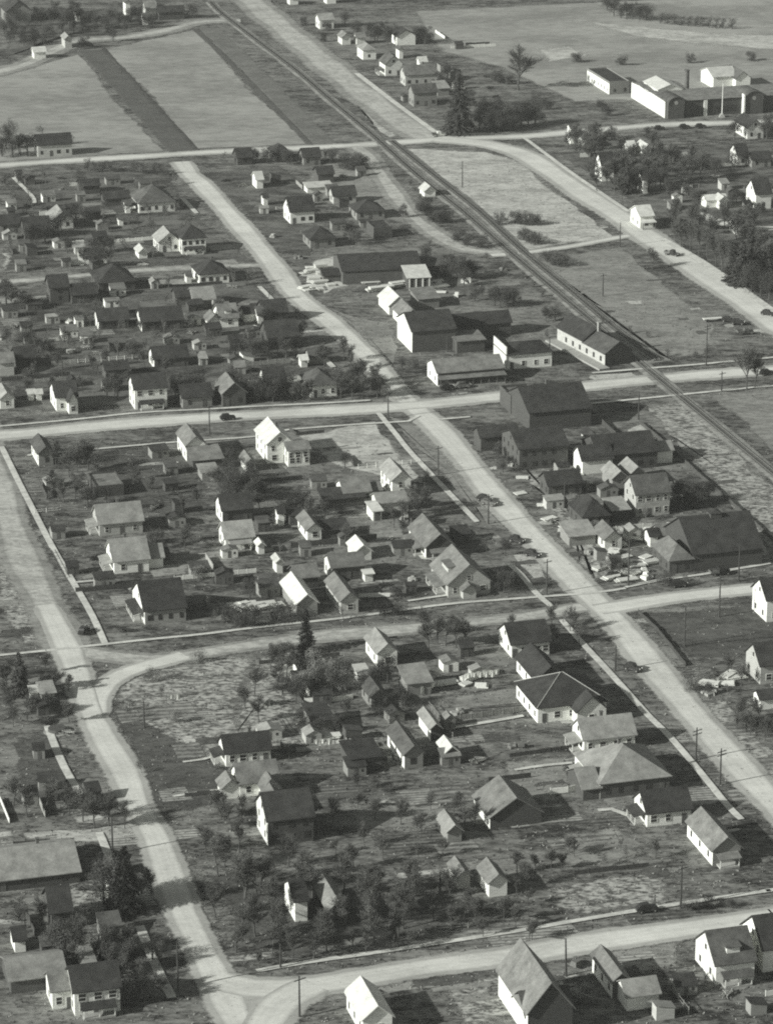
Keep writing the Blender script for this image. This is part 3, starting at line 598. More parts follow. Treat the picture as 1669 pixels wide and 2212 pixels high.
HD = '''
A0 45 150 205 | 14 5 4 front | k m | n0 | big dark gabled barn at the far upper left corner
A0 225 385 300 | 7 3 1.5 side | w w | n0 | pale low shed beside the lane above the left field
A0 425 315 470 | 8 4 2.5 front | l g | n0 | pale gabled shed at the corner of the left field
A0 820 103 850 | 6 6 2 front | d w | n0 | narrow white wall of a tall house on the top edge
A0 950 125 1020 | 8 5 2.5 side | m g | n0 | pale house left of the long dark building near the top edge
A0 1035 132 1200 | 8 3.5 2 side | k d | n0 | long dark building on the top edge above the fields
A0 500 140 530 | 7 4 2 front | k g | n0 | small gabled house in the dark trees of the upper left
A0 935 165 965 | 6 3 2 side | d w | n0 | small house by the lane at the top of the fields
A0 250 1022 470 | 10 4.5 3 side | k g | | dark roofed farmhouse by trees below the left field
A0 1545 1075 1640 | 8 3 2.5 side | k d | | leftmost of the three dark roofed houses along the top street
A1 110 1050 215 | 8 3 2.5 hip | k m | | middle of the three dark roofed houses along the top street
A1 305 1078 415 | 8 3.2 2.5 side | k m | | rightmost of the three dark roofed houses along the top street
A1 215 32 270 | 6 3 1.5 side | w w | n0 | low white shed on the top edge right of the highway
A1 455 26 515 | 7 4 2 side | m w | n0 | white house on the top edge among dark hedges
A1 410 190 500 | 9 4 2 side | l w | | pale roofed farmhouse farthest up beside the highway
A1 555 292 610 | 7 3.2 2 front | m w | n0 | white gabled cottage at the left foot of the dark grove
A1 650 290 705 | 6 3 1.5 side | m w | n0 | small pale cottage under the dark grove
A1 910 297 1030 | 8 4 2.5 front | k w | n0 | dark roofed house with narrow white wall right of the grove
A1 690 390 775 | 9 4 2 hip | l w | | pale round looking hip roofed house by the highway walk
A1 925 382 950 | 5 4 1.5 front | d w | n0 | tiny white upright shed behind the pale houses
A1 835 495 945 | 9 5 3.5 front | d w | pl | white house with bright left wall and dark gable by the highway
A1 965 560 1170 | 9 4.6 3 side | m g | w4 c | large grey roofed house with row of dark windows near the big fir
A1 1058 442 1105 | 5 2.6 1.6 side | w w | n0 | small bright roofed shed behind the large grey house
A1 1020 695 1170 | 9 5.5 2.5 side | d m | w3 | dark two storey house with white end wall near the big fir
A1 1175 625 1250 | 7 3 1.4 shed | l m | n0 | pale shed roof tucked against the big fir
A2 620 615 750 | 27 4.6 .5 flat | k m | w2 nd ws n:warehouse k:warehouse | white sided long warehouse left of the mill
A2 985 768 1640 | 30 6.6 0 none | m d | | MILL
A2 1295 575 1450 | 14 4.6 2.4 side | w w | n0 n:mill_building k:mill | white long outbuilding behind the mill chimney
A2 1440 578 1535 | 14 4.2 2.8 front | d w | n0 n:mill_building k:mill | white gabled outbuilding behind the mill at far right
A2 368 935 385 | 5 6 1 side | d w | n0 | narrow white wall glimpsed in trees below the mill road
A2 465 962 505 | 8 3.5 2 front | d w | n0 | small white house under bare trees below the mill road
A2 740 1002 790 | 7 2.6 1.6 side | w w | n0 | white roofed shed left of two among trees below the mill
A2 850 1012 890 | 8 3 2 front | w w | n0 | white roofed shed right of two among trees below the mill
A2 1515 905 1620 | 12 4.5 3.5 front | k w | | house with white left wall right of cars below the mill
A2 570 1180 650 | 7 6 3.5 side | k w | nd st | tall white gable house among bare trees beside the highway
A2 1450 1075 1520 | 9 4.2 2.8 side | k w | | small white gable house at right above the dark hedges
A2 1545 1090 1669 | 8 3 2 side | k m | | long dark roofed house on right edge behind the white gable
B2 820 445 905 | 12 4.4 2.4 side | w w | aw n:filling_station k:filling_station | white roadside filling station with canopy on the highway bend
B2 838 215 868 | 7 5 2.5 side | k w | n0 | narrow white wall behind the filling station
B2 1570 318 1669 | 9 5.5 4 side | k w | st | steep white gable house on the right edge above the lane
B2 1250 310 1380 | 6 2.8 1.2 side | w w | n0 n:shed k:shed | long low white shed in the yard of the steep gable house
B2 1335 318 1385 | 5 3.2 1.4 front | w w | n0 n:shed k:shed | small white shed at the end of the long low one
B2 1445 485 1500 | 8 3.4 2 side | k w | n0 | small house at the end of the pale lane under trees
B2 590 805 720 | 25 4.2 3.4 none | d g | | DEPOT
B0 525 222 650 | 8 3 1.6 side | k d | n0 n:shed k:shed | dark shed farthest up in the left blocks
B0 680 300 845 | 7 2.8 1.8 side | k d | n0 n:shed k:shed | long dark shed left of the big hip roofed house
B0 905 345 1140 | 14 3.4 4.6 hip | d w | w5 c pl | big hip roofed house with white porch posts in upper left block
B0 820 345 850 | 5 3 1.2 side | d w | n0 n:shed k:shed | white privy left of the big hip roofed house
B0 775 425 800 | 4 2.4 1 side | d w | n0 n:shed k:shed | tiny white privy below the big hip roofed house
B0 340 450 480 | 10 3.2 2.6 front | l w | na | grey left slope house with white wall bottom among dark bushes
B0 0 475 140 | 9 3 2.4 side | k m | | dark roofed house on left edge above the pale garden
B0 165 520 330 | 9 4 3 side | k d | | dark house beside the walk above the pale garden
B0 1185 612 1340 | 9 5.2 3.4 hip | k w | s2 w4 p | white two storey house with black hip roof by the avenue
B0 1035 600 1175 | 9 3.6 2.8 front | l w | | lower white gable house joined left of the black hip roof house
B0 905 640 960 | 6 2.2 1.4 front | w w | n0 n:shed k:shed | small bright shed left of the black hip roofed house
B0 1298 808 1490 | 11 3.2 3 hip | k w | w4 c | white bungalow with dark hip roof below the narrow lane
B0 1215 800 1245 | 4 2.6 1 side | d w | n0 n:shed k:shed | tiny white shed left of the bungalow below the lane
B0 330 930 450 | 9 5.2 3 side | k d | s2 | dark two storey house with white corner by the narrow lane
B0 470 935 635 | 9 3 2.4 side | k d | | low dark house right of the dark two storey house
B0 645 860 880 | 13 3 4.2 hip | k d | | broad black hip roofed house below the narrow lane
B0 1150 945 1240 | 8 2.8 2 side | k d | n0 gd n:garage k:garage | dark garage left of the pale roofed house
B0 1265 965 1400 | 12 2.8 2.6 side | l m | | house with pale sunlit roof left of the avenue
B0 1435 1088 1550 | 12 3 3 side | m w | lw dm | white house with grey roof and white wing by the avenue
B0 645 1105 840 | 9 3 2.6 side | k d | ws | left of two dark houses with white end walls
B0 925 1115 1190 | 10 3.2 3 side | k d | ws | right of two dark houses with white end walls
B0 795 1030 910 | 8 3 2 side | d d | n0 n:shed k:shed | dark shed behind the two dark houses
B0 1590 1052 1660 | 6 2.8 1.6 side | k w | n0 n:garage k:garage | small pale garage beside the avenue sidewalk
B1 0 185 42 | 8 3.4 2 side | w w | n0 | white cottage left of the dark garden below the top street
B1 45 295 66 | 4 3 1 side | k w | n0 n:shed k:shed | white privy below the white cottage
B1 330 215 492 | 5 2 .6 shed | w w | n0 n:shed k:shed | long low bright roofed shed below the top street
B1 400 150 500 | 8 3.4 2 side | k d | n0 | dark house right end of the garden below the top street
B1 500 285 645 | 8 3 2.4 side | k g | | dark house behind the tall white gable house
B1 220 415 375 | 12 4.4 4.2 side | k w | w3 | black roofed house with tall bright narrow gable wall
B1 650 390 830 | 10 2.8 3 hip | k m | | dark hip roofed house right of the bright gable wall house
B1 760 510 880 | 9 3.4 .5 flat | k d | n0 n:shed k:shed | flat topped dark block shed above the lumber yard
B1 350 575 510 | 10 3 3 hip | k m | | dark hip roofed house above the lumber piles
B1 1090 240 1160 | 6 2.2 1.6 front | w w | n0 n:shed k:shed | bright tent shaped shed beside the railway
B1 1050 965 1185 | 9 3 1 shed | m m | n0 n:shed k:shed | grey flat shed with white end below the lumber yard
B1 860 1005 985 | 12 3 3.2 front | w w | n0 n:barn k:barn | bright roofed barn below the lumber yard
B1 955 1090 1070 | 12 3.2 3.6 front | m d | ws n0 n:barn k:barn | grey roofed barn joined to the big dark hall
C1 1010 208 1290 | 16 6.5 3.6 side | k d | ws n0 n:warehouse k:warehouse | big dark hall at the end of the avenue
B1 1290 1165 1650 | 10 4.2 2.5 side | k d | n0 n:warehouse k:warehouse | long dark shed right of the big dark hall
C1 1300 212 1480 | 8 3.6 .6 shed | m d | n0 n:shed k:shed | dark open shed left of the white fronted store
C1 1175 425 1600 | 13 4 2.4 side | m d | w7 aw ws n:store k:store | long grey roofed store with porch and white left end
C1 1625 318 1915 | 12 4.4 1.7 hip | k w | w4 fl n:store k:store | tall white block store with high bright side wall
B1 10 1065 45 | 6 3 2 side | d w | n0 n:shed k:shed | tiny pale shed left of the dark house by the avenue
B1 45 1060 200 | 10 3.4 2.8 side | k d | n0 | dark house beside the avenue walk with white corner
B1 75 1235 275 | 12 4 3.6 side | k d | | large dark roofed house above the bare yard trees by the avenue
C0 0 360 95 | 8 4 2 side | m g | n0 | pale walled house cut by the left edge
C0 5 575 95 | 9 3 3 front | l w | na | house with sunlit grey roof on the left edge by the main street
C0 370 590 505 | 12 4.2 3 side | k w | fw | white gable house by the main street near the left edge
C0 880 578 1088 | 8 6 3 side | k w | s2 w3 p st | tall white two storey house with pointed bright end on main street
C0 1005 312 1225 | 9 3 2.6 side | k d | ws | dark house with white end behind the tall white house
C0 1190 570 1380 | 9 3.2 2.6 side | k m | | dark house right of the tall white two storey house
C0 1450 560 1600 | 10 4 4 front | m d | | steep gabled dark house among trees on main street
C0 690 385 840 | 7 3 1.6 side | k d | n0 n:shed k:shed | long dark shed left of the tall white house
C0 110 310 240 | 9 3 2.4 side | k d | | dark house above the two bright privies
C0 190 520 218 | 3 2.2 .8 side | w w | n0 n:shed k:shed | left one of two tiny bright privies
C0 240 520 272 | 3 2.2 .8 side | w w | n0 n:shed k:shed | right one of two tiny bright privies
C1 60 490 190 | 10 4 3.4 side | k w | | white gable house left of the corner house on main street
C1 350 500 520 | 11 3.4 3 hip | d w | w3 pl | white corner house behind bare trees at the avenue
C1 290 305 330 | 4 2.4 1 side | w w | n0 n:shed k:shed | small bright shed behind the corner house
C1 345 285 445 | 6 2.6 1.6 side | d m | n0 n:shed k:shed | low dark shed beside the small bright shed
C0 1215 915 1338 | 11.5 4.6 2.8 front | m w | c | gabled house with bright left wall south of the main street
C0 1255 970 1450 | 7 2.6 1.4 shed | m d | n0 n:shed k:shed | dark low shed in front of the bright walled gable house
C0 1315 1040 1420 | 5 2.2 .6 shed | l m | n0 n:shed k:shed | small flat shed lowest in the yard of the gable house
C0 255 945 350 | 11 3.6 3.4 front | d m | ws | dark gabled house with bright lower wall on the left corner
C0 625 1150 808 | 11 2.6 .5 flat | m d | n0 n:garage k:garage | flat grey roofed block in the dark left yard
D0 650 255 930 | 11 3.4 3.4 side | l g | w3 c pl | pale roofed house with T shaped shadow in the left block
D0 745 500 970 | 12 3.4 3.8 side | l w | w2 c pl rw | white bungalow with sunlit roof in the left block
D0 945 830 1210 | 14 3.6 4.6 side | k m | w4 pl nd ws | broad black roofed house above the corner lane
D0 1468 345 1650 | 9 3.2 3 side | l w | p | pale roofed house with long bright end wall mid block
D0 1448 170 1640 | 9 3.6 3 side | k d | ws | black roofed house behind the pale roofed one mid block
C1 70 930 235 | 13 5.6 3 front | w w | s2 c | large white house with bright roof on the corner lot
C1 205 950 345 | 9 4.6 1.2 side | m w | s2 w3 nd | white wing with three dark windows on the corner lot
C0 1600 985 1660 | 7 2.6 1.8 front | m w | n0 gd n:garage k:garage | low garage left of the large white corner house
C1 570 1190 740 | 10 3 2.2 side | m w | w3 nd rw | grey roofed house with carport mid block below empty lot
C1 880 1155 1000 | 11 5 3.2 front | l w | s2 | two storey gable house with upper window beside the avenue walk
D1 790 105 985 | 8 2.8 1.6 side | l w | n0 | low pale roofed house in front of the two storey gable house
D1 755 155 812 | 6 2.6 .4 shed | w w | n0 gd n:garage k:garage | white carport behind the long dark hedge
D1 440 75 700 | 6 2.4 .8 shed | k d | n0 n:shed k:shed | long dark shed row mid block
D1 425 272 600 | 5 2.2 .8 shed | k d | n0 n:shed k:shed | dark shed right of the bright gable cottage
D1 330 285 420 | 10 3 3.2 front | m w | na | cottage with bright front left of long dark shed
D1 142 185 165 | 4 3.4 1 side | k w | n0 n:shed k:shed | narrow upright white privy
D1 12 370 48 | 3 2.4 1 front | w w | n0 n:shed k:shed | small bright arched shed by the pale house
D1 130 495 162 | 4 3 1 front | w w | n0 n:shed k:shed | white arched privy behind the bright tin roof
D1 1100 402 1280 | 15 3.2 3.6 front | m d | ws pl p | bungalow with long left roof slope above the gabled one
D1 1242 652 1515 | 14 3.4 5 front | m g | pl pg dm | big gabled bungalow facing the cross street walk
D1 640 415 745 | 7 2.4 1.6 front | w w | n0 n:garage k:garage | bright roofed garage behind the grey roofed house
D1 490 548 700 | 9 3.6 2 side | m d | w3 ws | grey roofed dark fronted house with bright end mid block
D1 703 550 755 | 3 2 .5 shed | w w | n0 n:shed k:shed | small white box shed right of the grey roofed house
D1 262 775 395 | 15 3.2 3.8 front | w m | n0 | long barn like house with blazing white tin roof slope
D1 548 760 660 | 14 3.4 3 front | m g | w1 | narrow gabled house with long bright left wall on the walk
D1 255 600 400 | 8 3 2 side | m d | n0 n:shed k:shed | grey shed roof between the tin roof and the bright wall
D1 785 1108 912 | 10 3.6 3.8 front | l w | | small gabled barn house below the lane with bright left wall
D1 1655 1045 1900 | 12 3.4 3.2 side | k w | w5 | long black roofed house with white gable near the avenue
E2 145 132 330 | 14 3.4 3.8 front | k d | w2 ws | dark roofed house with slanted bright left wall above the hip roof
E1 978 148 1135 | 7 3 1.4 shed | l m | n0 n:shed k:shed | grey lean-to shed with white end beside the laundry lines
E1 670 70 735 | 5 2.2 .4 shed | w w | n0 n:shed k:shed | small white roofed box by the curved fence
E1 745 235 845 | 8 3.2 3.2 front | d m | | small dark gabled house behind the curved fence
E1 365 392 500 | 8 2.8 .8 shed | k m | n0 n:shed k:shed | low dark shed with pale end below the white bar fence
E1 1130 438 1195 | 9 3 2.6 front | l d | ws n0 n:garage k:garage | pale roofed garage with bright side at block centre
E1 1228 582 1305 | 5.5 2.6 1.8 front | w d | ws n0 n:shed k:shed | bright roofed little barn beside the dark yard
E1 612 642 810 | 8 3 .6 shed | k d | n0 w2 n:shed k:shed | open dark shed with white roof edge
E1 960 620 1080 | 13 3.4 2.8 front | d m | ws | dark roofed gable house joined to the open shed
E2 155 322 600 | 15 3.5 4.4 hip | k w | w5 hs fw | wide white house with black hip roof and pale ridges
E2 455 522 785 | 9.5 3.4 3.4 side | l w | w4 pl c nd | small white church like house with grey roof and bright gable
E2 560 815 1010 | 16 3.4 4.6 hip | l d | ws c pl hs lw | broad grey hip roofed house with bright porch
E2 865 998 1150 | 9.5 3.2 3.6 side | k w | w3 pl | white house with black roof and forked path
E2 1290 1248 1470 | 14 3.4 3.6 front | m m | p ws | grey roofed house with snaking bright left wall above the walk
E1 1515 1010 1850 | 11 2.6 3.6 front | m d | n0 ws | broad grey roofed barn with slim bright left wall and black shadow
E1 1240 1100 1330 | 7 2.6 2 front | l m | n0 n:shed k:shed | weathered little shed in the dark orchard
E0 1470 605 1760 | 8 3.2 3.4 side | k w | c pl w4 | white cottage with black roof above the walk in lower middle
E0 1560 805 1810 | 9 3.2 2.8 side | m w | fw lw | L shaped white cottage with grey roofs below the black roofed one
E1 75 1120 370 | 12 5.6 3.8 side | k d | s2 ws | tall black roofed house with ragged bright end wall
E1 75 935 190 | 6 3 3 front | m d | n0 n:shed k:shed | small grey gabled shed above the tall black roofed house
F0 -80 405 520 | 15 2.5 3.0 side | l d | w3 c | wide pale roofed house on the lower left edge
F0 490 1205 785 | 10 5 3 side | k w | s2 w3 p | white two storey house with black roof at bottom left
F0 345 1160 485 | 8 3.8 2.2 side | m w | w2 | lower white wing left of the bottom left house
F0 75 1060 430 | 12 2.8 2 side | l d | n0 n:barn k:barn | long pale roofed barn on the bottom left edge
F0 535 945 620 | 6 2.6 .6 shed | l d | n0 n:shed k:shed | little pale shed behind the bottom left house
F0 340 650 470 | 10 4 3.4 side | k d | | black house under dark trees on the lower left
F0 100 790 170 | 6 2.6 1.5 side | k w | n0 n:shed k:shed | dark shed with tiny bright end at the lower left edge
E0 275 190 360 | 5 2.2 .6 shed | l g | n0 n:shed k:shed | small pale shed left of the curving lane
F1 250 590 330 | 10 4.4 2.4 side | k w | n0 | dark house with slim bright end in the orchard
F1 470 620 590 | 13 3.6 4 front | l d | na | house with L shaped sunlit roof in the dark orchard
F1 1308 375 1385 | 6 2.8 1.8 front | m g | n0 n:shed k:shed | small shed left of two at the orchard edge
F1 1508 430 1625 | 7 3.2 2.4 front | m w | n0 n:shed k:shed | larger shed right of two at the orchard edge
F1 690 1340 880 | 11 3.6 4 front | w w | na | bright roofed house cut by the bottom edge
F2 90 1355 380 | 17 5.4 5.2 front | m d | na ws n0 st | steep mottled roofed house with tall peak at the bottom edge
F2 80 1330 380 | 9 4 3.2 side | d d | n0 w3 | black roofed wing in front of the steep peaked house
F2 640 1090 750 | 11 3.6 3 front | m d | ws | gabled house with long bright wall at bottom right
F2 735 1170 940 | 7 3 1.8 side | l w | n0 n:garage k:garage | pale roofed garage with bright end at bottom right
F2 1310 1000 1560 | 13 4.2 4.6 side | d w | dm p | white house with dormer left of the edge house bottom right
F2 1615 918 1800 | 13 4.8 4.6 side | k w | s2 | black roofed white house cut by the bottom right edge
D2 1640 812 1850 | 9 5.6 3.6 side | k w | nd st | bright white gable house cut by the right edge
E2 1600 70 1800 | 11 4.6 3.6 side | k g | nd | pale gabled house lower on the right edge
E2 1600 235 1690 | 5 2.6 1.2 side | k w | n0 n:shed k:shed | narrow white shed below the pale gabled house at right
C2 -20 605 160 | 10 4.5 .8 flat | m d | n0 n:store k:store | flat grey roofed block at the street corner
C2 102 718 500 | 20 5.3 4.4 side | k d | w6 c n0 n:store k:store | large black roofed block with white end at the corner
C1 1455 850 1700 | 8 4 2 side | k d | n0 n:store k:store | low dark block left of the large black roofed block
C2 35 975 350 | 15 6 3 side | k d | s2 w5 n:warehouse k:warehouse | tall dark hall with white left corner below the corner block
C2 500 880 560 | 8 4.6 3.4 front | k w | na n0 | bright pointed gable behind the dark hall
C2 555 985 930 | 14 4.6 3.4 side | k d | w5 n:warehouse k:warehouse | long black roofed hall beside the pale yard
C2 915 930 1030 | 7 3.6 1.6 side | l w | n0 n:shed k:shed | small pale roofed shed with white end by the rail path
C2 445 1000 640 | 9 4 2.8 side | k w | n0 | dark house with bow shaped bright end below the hall
C2 225 1150 440 | 9 3.4 2.4 side | k d | | black roofed house with bright porch end by the avenue verge
C2 640 1095 740 | 8 3 1.8 front | l m | n0 n:shed k:shed | left of two pale gable sheds above the windowed house
C2 755 1075 850 | 8 3.4 2.4 front | l m | n0 n:shed k:shed | right of two pale gable sheds above the windowed house
D2 792 130 1010 | 11 6.2 3.4 side | d g | s2 w4 | two storey grey house with row of dark windows and bright end
D2 640 160 750 | 7 3 .8 shed | l d | n0 n:shed k:shed | pale lean-to left of the two storey windowed house
D2 450 215 620 | 11 3.4 3.4 hip | k d | | black hip roofed house left of the pale lean-to
D2 360 320 530 | 7 2.6 1.2 shed | l m | n0 n:shed k:shed | pale low shed among junk by the avenue
D2 590 345 700 | 8 3 2.6 front | m w | na | small gabled cottage among junk by the avenue
D2 885 325 935 | 5 3 1.2 side | k w | n0 n:shed k:shed | small dark shed with bright end above the big barn
D2 945 315 1095 | 7 2.8 1.8 side | m m | | low grey house behind the big barn
D2 1010 500 1160 | 12 3.4 3 hip | m d | | grey hip roofed office joined left of the big barn
D2 1165 485 1610 | 20 4.6 6 side | k d | n0 w6 v n:barn k:barn | great black roofed barn on the cross street
E0 205 172 248 | 4 2 .8 side | w w | n0 n:shed k:shed | tiny bright shed on the left verge
'''
SPECIAL = {}
for ln in HD.strip().split('\n'):
    if 'MILL' in ln or 'DEPOT' in ln: continue
    house(ln)

# --- the mill: saw-tooth of gabled bays behind one long dark front
x, y = T('A2', 985, 768); P0 = G(x, y); mill = thing('mill', 'long mill with white left side, dark front and arched gables', 'mill', P0, ROT)
volume(mill, 62, 19, 6.4, .9, 'side', ROOF['m'], WALL['d'])
volume(mill, 16, 18.4, 6.0, .7, 'side', ROOF['m'], WALL['w'], 0, 19.46, oh=.4)
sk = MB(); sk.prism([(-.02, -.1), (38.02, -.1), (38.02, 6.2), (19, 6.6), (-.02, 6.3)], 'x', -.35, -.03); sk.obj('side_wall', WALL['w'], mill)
def arch_bay(x0, wd):
    a = MB(); n = 12; pts = [(x0, -.1)] + [(x0 + wd / 2 - wd / 2 * math.cos(math.pi * k / n), 5.6 + wd * .42 * math.sin(math.pi * k / n)) for k in range(n + 1)] + [(x0 + wd, -.1)]
    a.prism(pts, 'y', -2.2, 3.0); a.obj('gable_bay', WALL['d'], mill)
    r = MB()
    for k in range(n):
        p, q = pts[k + 1], pts[k + 2]; r.prism([p, q, (q[0], q[1] + .2), (p[0], p[1] + .2)], 'y', -2.5, 9.0)
    r.obj('gable_roof', ROOF['d'], mill)
    g = MB(); g.tube((x0 + wd / 2, -2.26, 6.2), (x0 + wd / 2, -2.1, 6.2), .8, .8, 14); g.obj('round_window', M_slab, mill)
DARKW[0] = True
arch_bay(0.2, 6.5); arch_bay(31.5, 7.5)
for k in range(13):
    xx = 8.5 + k * 1.75
    if xx < 31: MB().box(xx, -.08, 1.2, xx + 1.1, .1, 3.6).obj('window', M_glass, mill)
MB().box(15.4, -.5, -.1, 16.8, 0.0, 6.2).obj('white_panel', M_trim, mill)
MB().box(31.0, -2.6, -.1, 31.45, 0, 7.8).obj('white_panel', M_trim, mill)
volume(mill, 10, 16, 7.3, 1.8, 'front', ROOF['w'], WALL['w'], 3.0, 17.0)
x, y = T('A2', 1118, 665); P = G(x, y); st = thing('smokestack', 'stout dark smokestack rising behind the mill roof', 'smokestack', P)
MB().tube((0, 0, 0), (0, 0, 12.4), 1.15, .95, 14).obj('shaft', M_brick, st); MB().tube((0, 0, 12.4), (0, 0, 12.9), 1.1, 1.1, 14).obj('cap', M_brick, st)
x, y = T('A2', 1352, 760); P = G(x, y); fp = thing('flagpole', 'tall white flagpole on a pale base before the mill', 'flagpole', P)
MB().tube((0, 0, 0), (0, 0, 13), .22, .12, 8).obj('pole', M_trim, fp); MB().prism([(-1.2, 0), (1.2, 0), (.5, 1.2), (-.5, 1.2)], 'y', -1.2, 1.2).obj('base', M_slab, fp)
REFS.append((T('A2', 985, 768)[0], T('A2', 985, 768)[1], 45, 7, 'the long mill', mill, mill.location, ROT, 38))

# --- the railway depot, set along the tracks
x, y = T('C2', 592, 298); P0 = G(x, y); dep = thing('railway_depot', 'long dark roofed railway depot beside the tracks', 'depot', P0, ROT + R(10))
volume(dep, 9, 13, 4.0, 3.0, 'front', ROOF['d'], WALL['d']); volume(dep, 9, 16, 4.6, 3.2, 'front', ROOF['k'], WALL['d'], 0, 13.01)
MB().box(-.035, .02, 0, -.006, 29, 3.8).obj('lit_side_skin', WALL['g'], dep)  # sunlit left side painted as a paler skin over the shade-dark walls
for k in range(6): window(dep, 0, 2.5 + k * 4.2, 1.1, 1.2, 1.5, 'l', True)
for k in range(2): window(dep, 2.5 + k * 4, 0, 1.1, 1.1, 1.5, 'f', True)
chimney(dep, 4.5, 12.0, 6.0, 9.6, .8, M_slab)
MB().box(-3.5, -3, -.2, -.01, 30, .5).obj('platform', M_slab, dep)
REFS.append((x, y, 9, 7, 'the railway depot', dep, P0, ROT, 29))

# --- lumber mill shed with its deep dark roof, white roofed annex
x, y = T('B1', 560, 808); P0 = G(x, y); lm = thing('lumber_shed', 'broad black roofed lumber shed among pale plank piles', 'lumber shed', P0, ROT - R(6))
volume(lm, 25, 20, 4.4, 2.8, 'side', ROOF['k'], WALL['d'])
volume(lm, 5.5, 8, 2.2, .8, 'side', ROOF['k'], WALL['d'], -5.51, 4); volume(lm, 9, 8, 3.2, .9, 'shed', ROOF['d'], WALL['d'], 25.01, 6)
volume(lm, 7, 10, 4.0, 1.2, 'shed', ROOF['w'], WALL['d'], 19, -10.02)
for k in range(4): MB().box(19.3 + k * 2.1, -10.3, -.1, 19.7 + k * 2.1, -10.05, 3.9).obj('post', M_trim, lm)
REFS.append((x, y, 25, 8, 'the broad lumber shed', lm, P0, ROT, 26))

# ------------------------------------------------------------------ vehicles
M_car = {'k': mat('car_paint_black', 0.03, 0.1, 1, rough=0.35, spec=0.5), 'g': mat('car_paint_grey', 0.12, 0.1, 1, rough=0.4, spec=0.5), 'w': mat('car_paint_pale', 0.6, 0.1, 1, rough=0.5)}
M_tyre = mat('tyre_rubber', 0.025, 0.1, 2)
def make_car(kind, col, label, loc, rz, cat='car', name='parked_car'):
    t = thing(name, label, cat, loc, rz); m = M_car[col]
    b = MB()
    if kind == 'sedan':
        b.prism([(-2.15, .45), (-2.2, .95), (-1.9, 1.2), (.65, 1.2), (1.9, 1.08), (2.1, .85), (2.1, .45)], 'y', -.62, .62); b.obj('body', m, t)
        MB().prism([(-1.75, 1.201), (-1.55, 1.62), (-1.15, 1.78), (.1, 1.78), (.42, 1.7), (.68, 1.201)], 'y', -.60, .60).obj('cabin', m, t)
        for s in (-1, 1):
            MB().box(-1.25, min(s * .60, s * .62), 1.27, -.45, max(s * .60, s * .62), 1.62).obj('side_window', M_glass, t)
            MB().box(-.35, min(s * .60, s * .62), 1.27, .35, max(s * .60, s * .62), 1.62).obj('side_window', M_glass, t)
    else:
        b.box(.5, -.55, .5, 2.2, .55, 1.15); b.obj('hood', m, t)
        MB().prism([(-.7, .5), (-.7, 1.95), (.45, 1.95), (.75, 1.15), (.75, .5)], 'y', -.8, .8).obj('cab', m, t)
        bed = MB(); bed.box(-2.9, -.95, .75, -.75, .95, .9); bed.box(-2.9, -.95, .9, -.75, -.87, 1.35); bed.box(-2.9, .87, .9, -.75, .95, 1.35); bed.box(-2.9, -.87, .9, -2.82, .87, 1.35); bed.obj('bed', M_car['g'], t)
    for s in (-1, 1):
        fw = MB(); y0, y1 = sorted((s * .6, s * .88))
        for cx in ((1.35, -1.4) if kind == 'sedan' else (1.5, -1.9)):
            fw.prism([(cx + .55 * math.cos(a), .35 + .5 * math.sin(a)) for a in [math.pi * k / 6 for k in range(7)]], 'y', y0, y1)
        fw.prism([(-.9, .4), (.9, .4), (.9, .48), (-.9, .48)], 'y', y0, y1)
        fw.obj('fender', m, t)
        for cx in ((1.35, -1.4) if kind == 'sedan' else (1.5, -1.9)):
            wh = MB().tube((cx, s * .66, .36), (cx, s * .86, .36), .36, .36, 12).obj('wheel', M_tyre, t)
            MB().tube((cx, s * .861, .36), (cx, s * .885, .36), .16, .16, 8).obj('hub', M_slab, wh)
        MB().tube((2.05, s * .45, .95), (2.2, s * .45, .95), .13, .15, 8).obj('headlight', M_trim, t)
    return t
CARS = [
 ('sedan', 'k', (492, 908), 0, 'dark sedan driving on the main street left of the white corner house'),
 ('sedan', 'k', (1366, 1450), -52, 'black sedan on the avenue verge beside the lone pole'),
 ('sedan', 'k', (1046, 1084), -52, 'dark car parked on the avenue edge farthest up'),
 ('sedan', 'g', (1056, 1092), -52, 'grey car right behind the topmost dark parked car'),
 ('sedan', 'k', (1116, 1172), -52, 'upper of two dark cars parked by the bungalows'),
 ('sedan', 'k', (1150, 1203), -52, 'lower of two dark cars parked by the bungalows'),
 ('sedan', 'k', (1396, 1970), 0, 'black sedan parked on the verge near the walking person'),
 ('sedan', 'k', (1464, 1268), 0, 'dark car at the walk before the great barn'),
 ('truck', 'k', (1556, 1242), 0, 'dark truck before the great black roofed barn'),
 ('sedan', 'g', (1320, 1248), 10, 'grey car among the junk left of the tall pole'),
 ('truck', 'k', (1452, 553), -50, 'dark truck standing on the highway shoulder'),
 ('sedan', 'k', (1572, 696), -30, 'leftmost dark car beside the white cart by the highway'),
 ('sedan', 'k', (1592, 701), -30, 'dark car between two others by the highway'),
 ('truck', 'g', (1610, 722), 0, 'grey truck lowest in the highway car group'),
 ('sedan', 'k', (1657, 682), -45, 'black car at the right edge of the highway'),
 ('sedan', 'k', (1423, 281), 0, 'leftmost of three dark cars parked below the mill'),
 ('sedan', 'k', (1477, 278), 0, 'middle of three dark cars parked below the mill'),
 ('sedan', 'k', (1512, 277), 0, 'rightmost of three dark cars parked below the mill'),
 ('truck', 'w', (948, 295), 0, 'pale truck at the end of the highway walk'),
 ('sedan', 'k', (182, 1368), 60, 'dark car beside the left road corner'),
 ('sedan', 'k', (1655, 811), 0, 'dark car on the right edge of the main street'),
 ('sedan', 'g', (1000, 838), 0, 'grey car parked before the long store porch'),
 ('sedan', 'k', (965, 842), 5, 'black car at the left end of the store porch'),
]
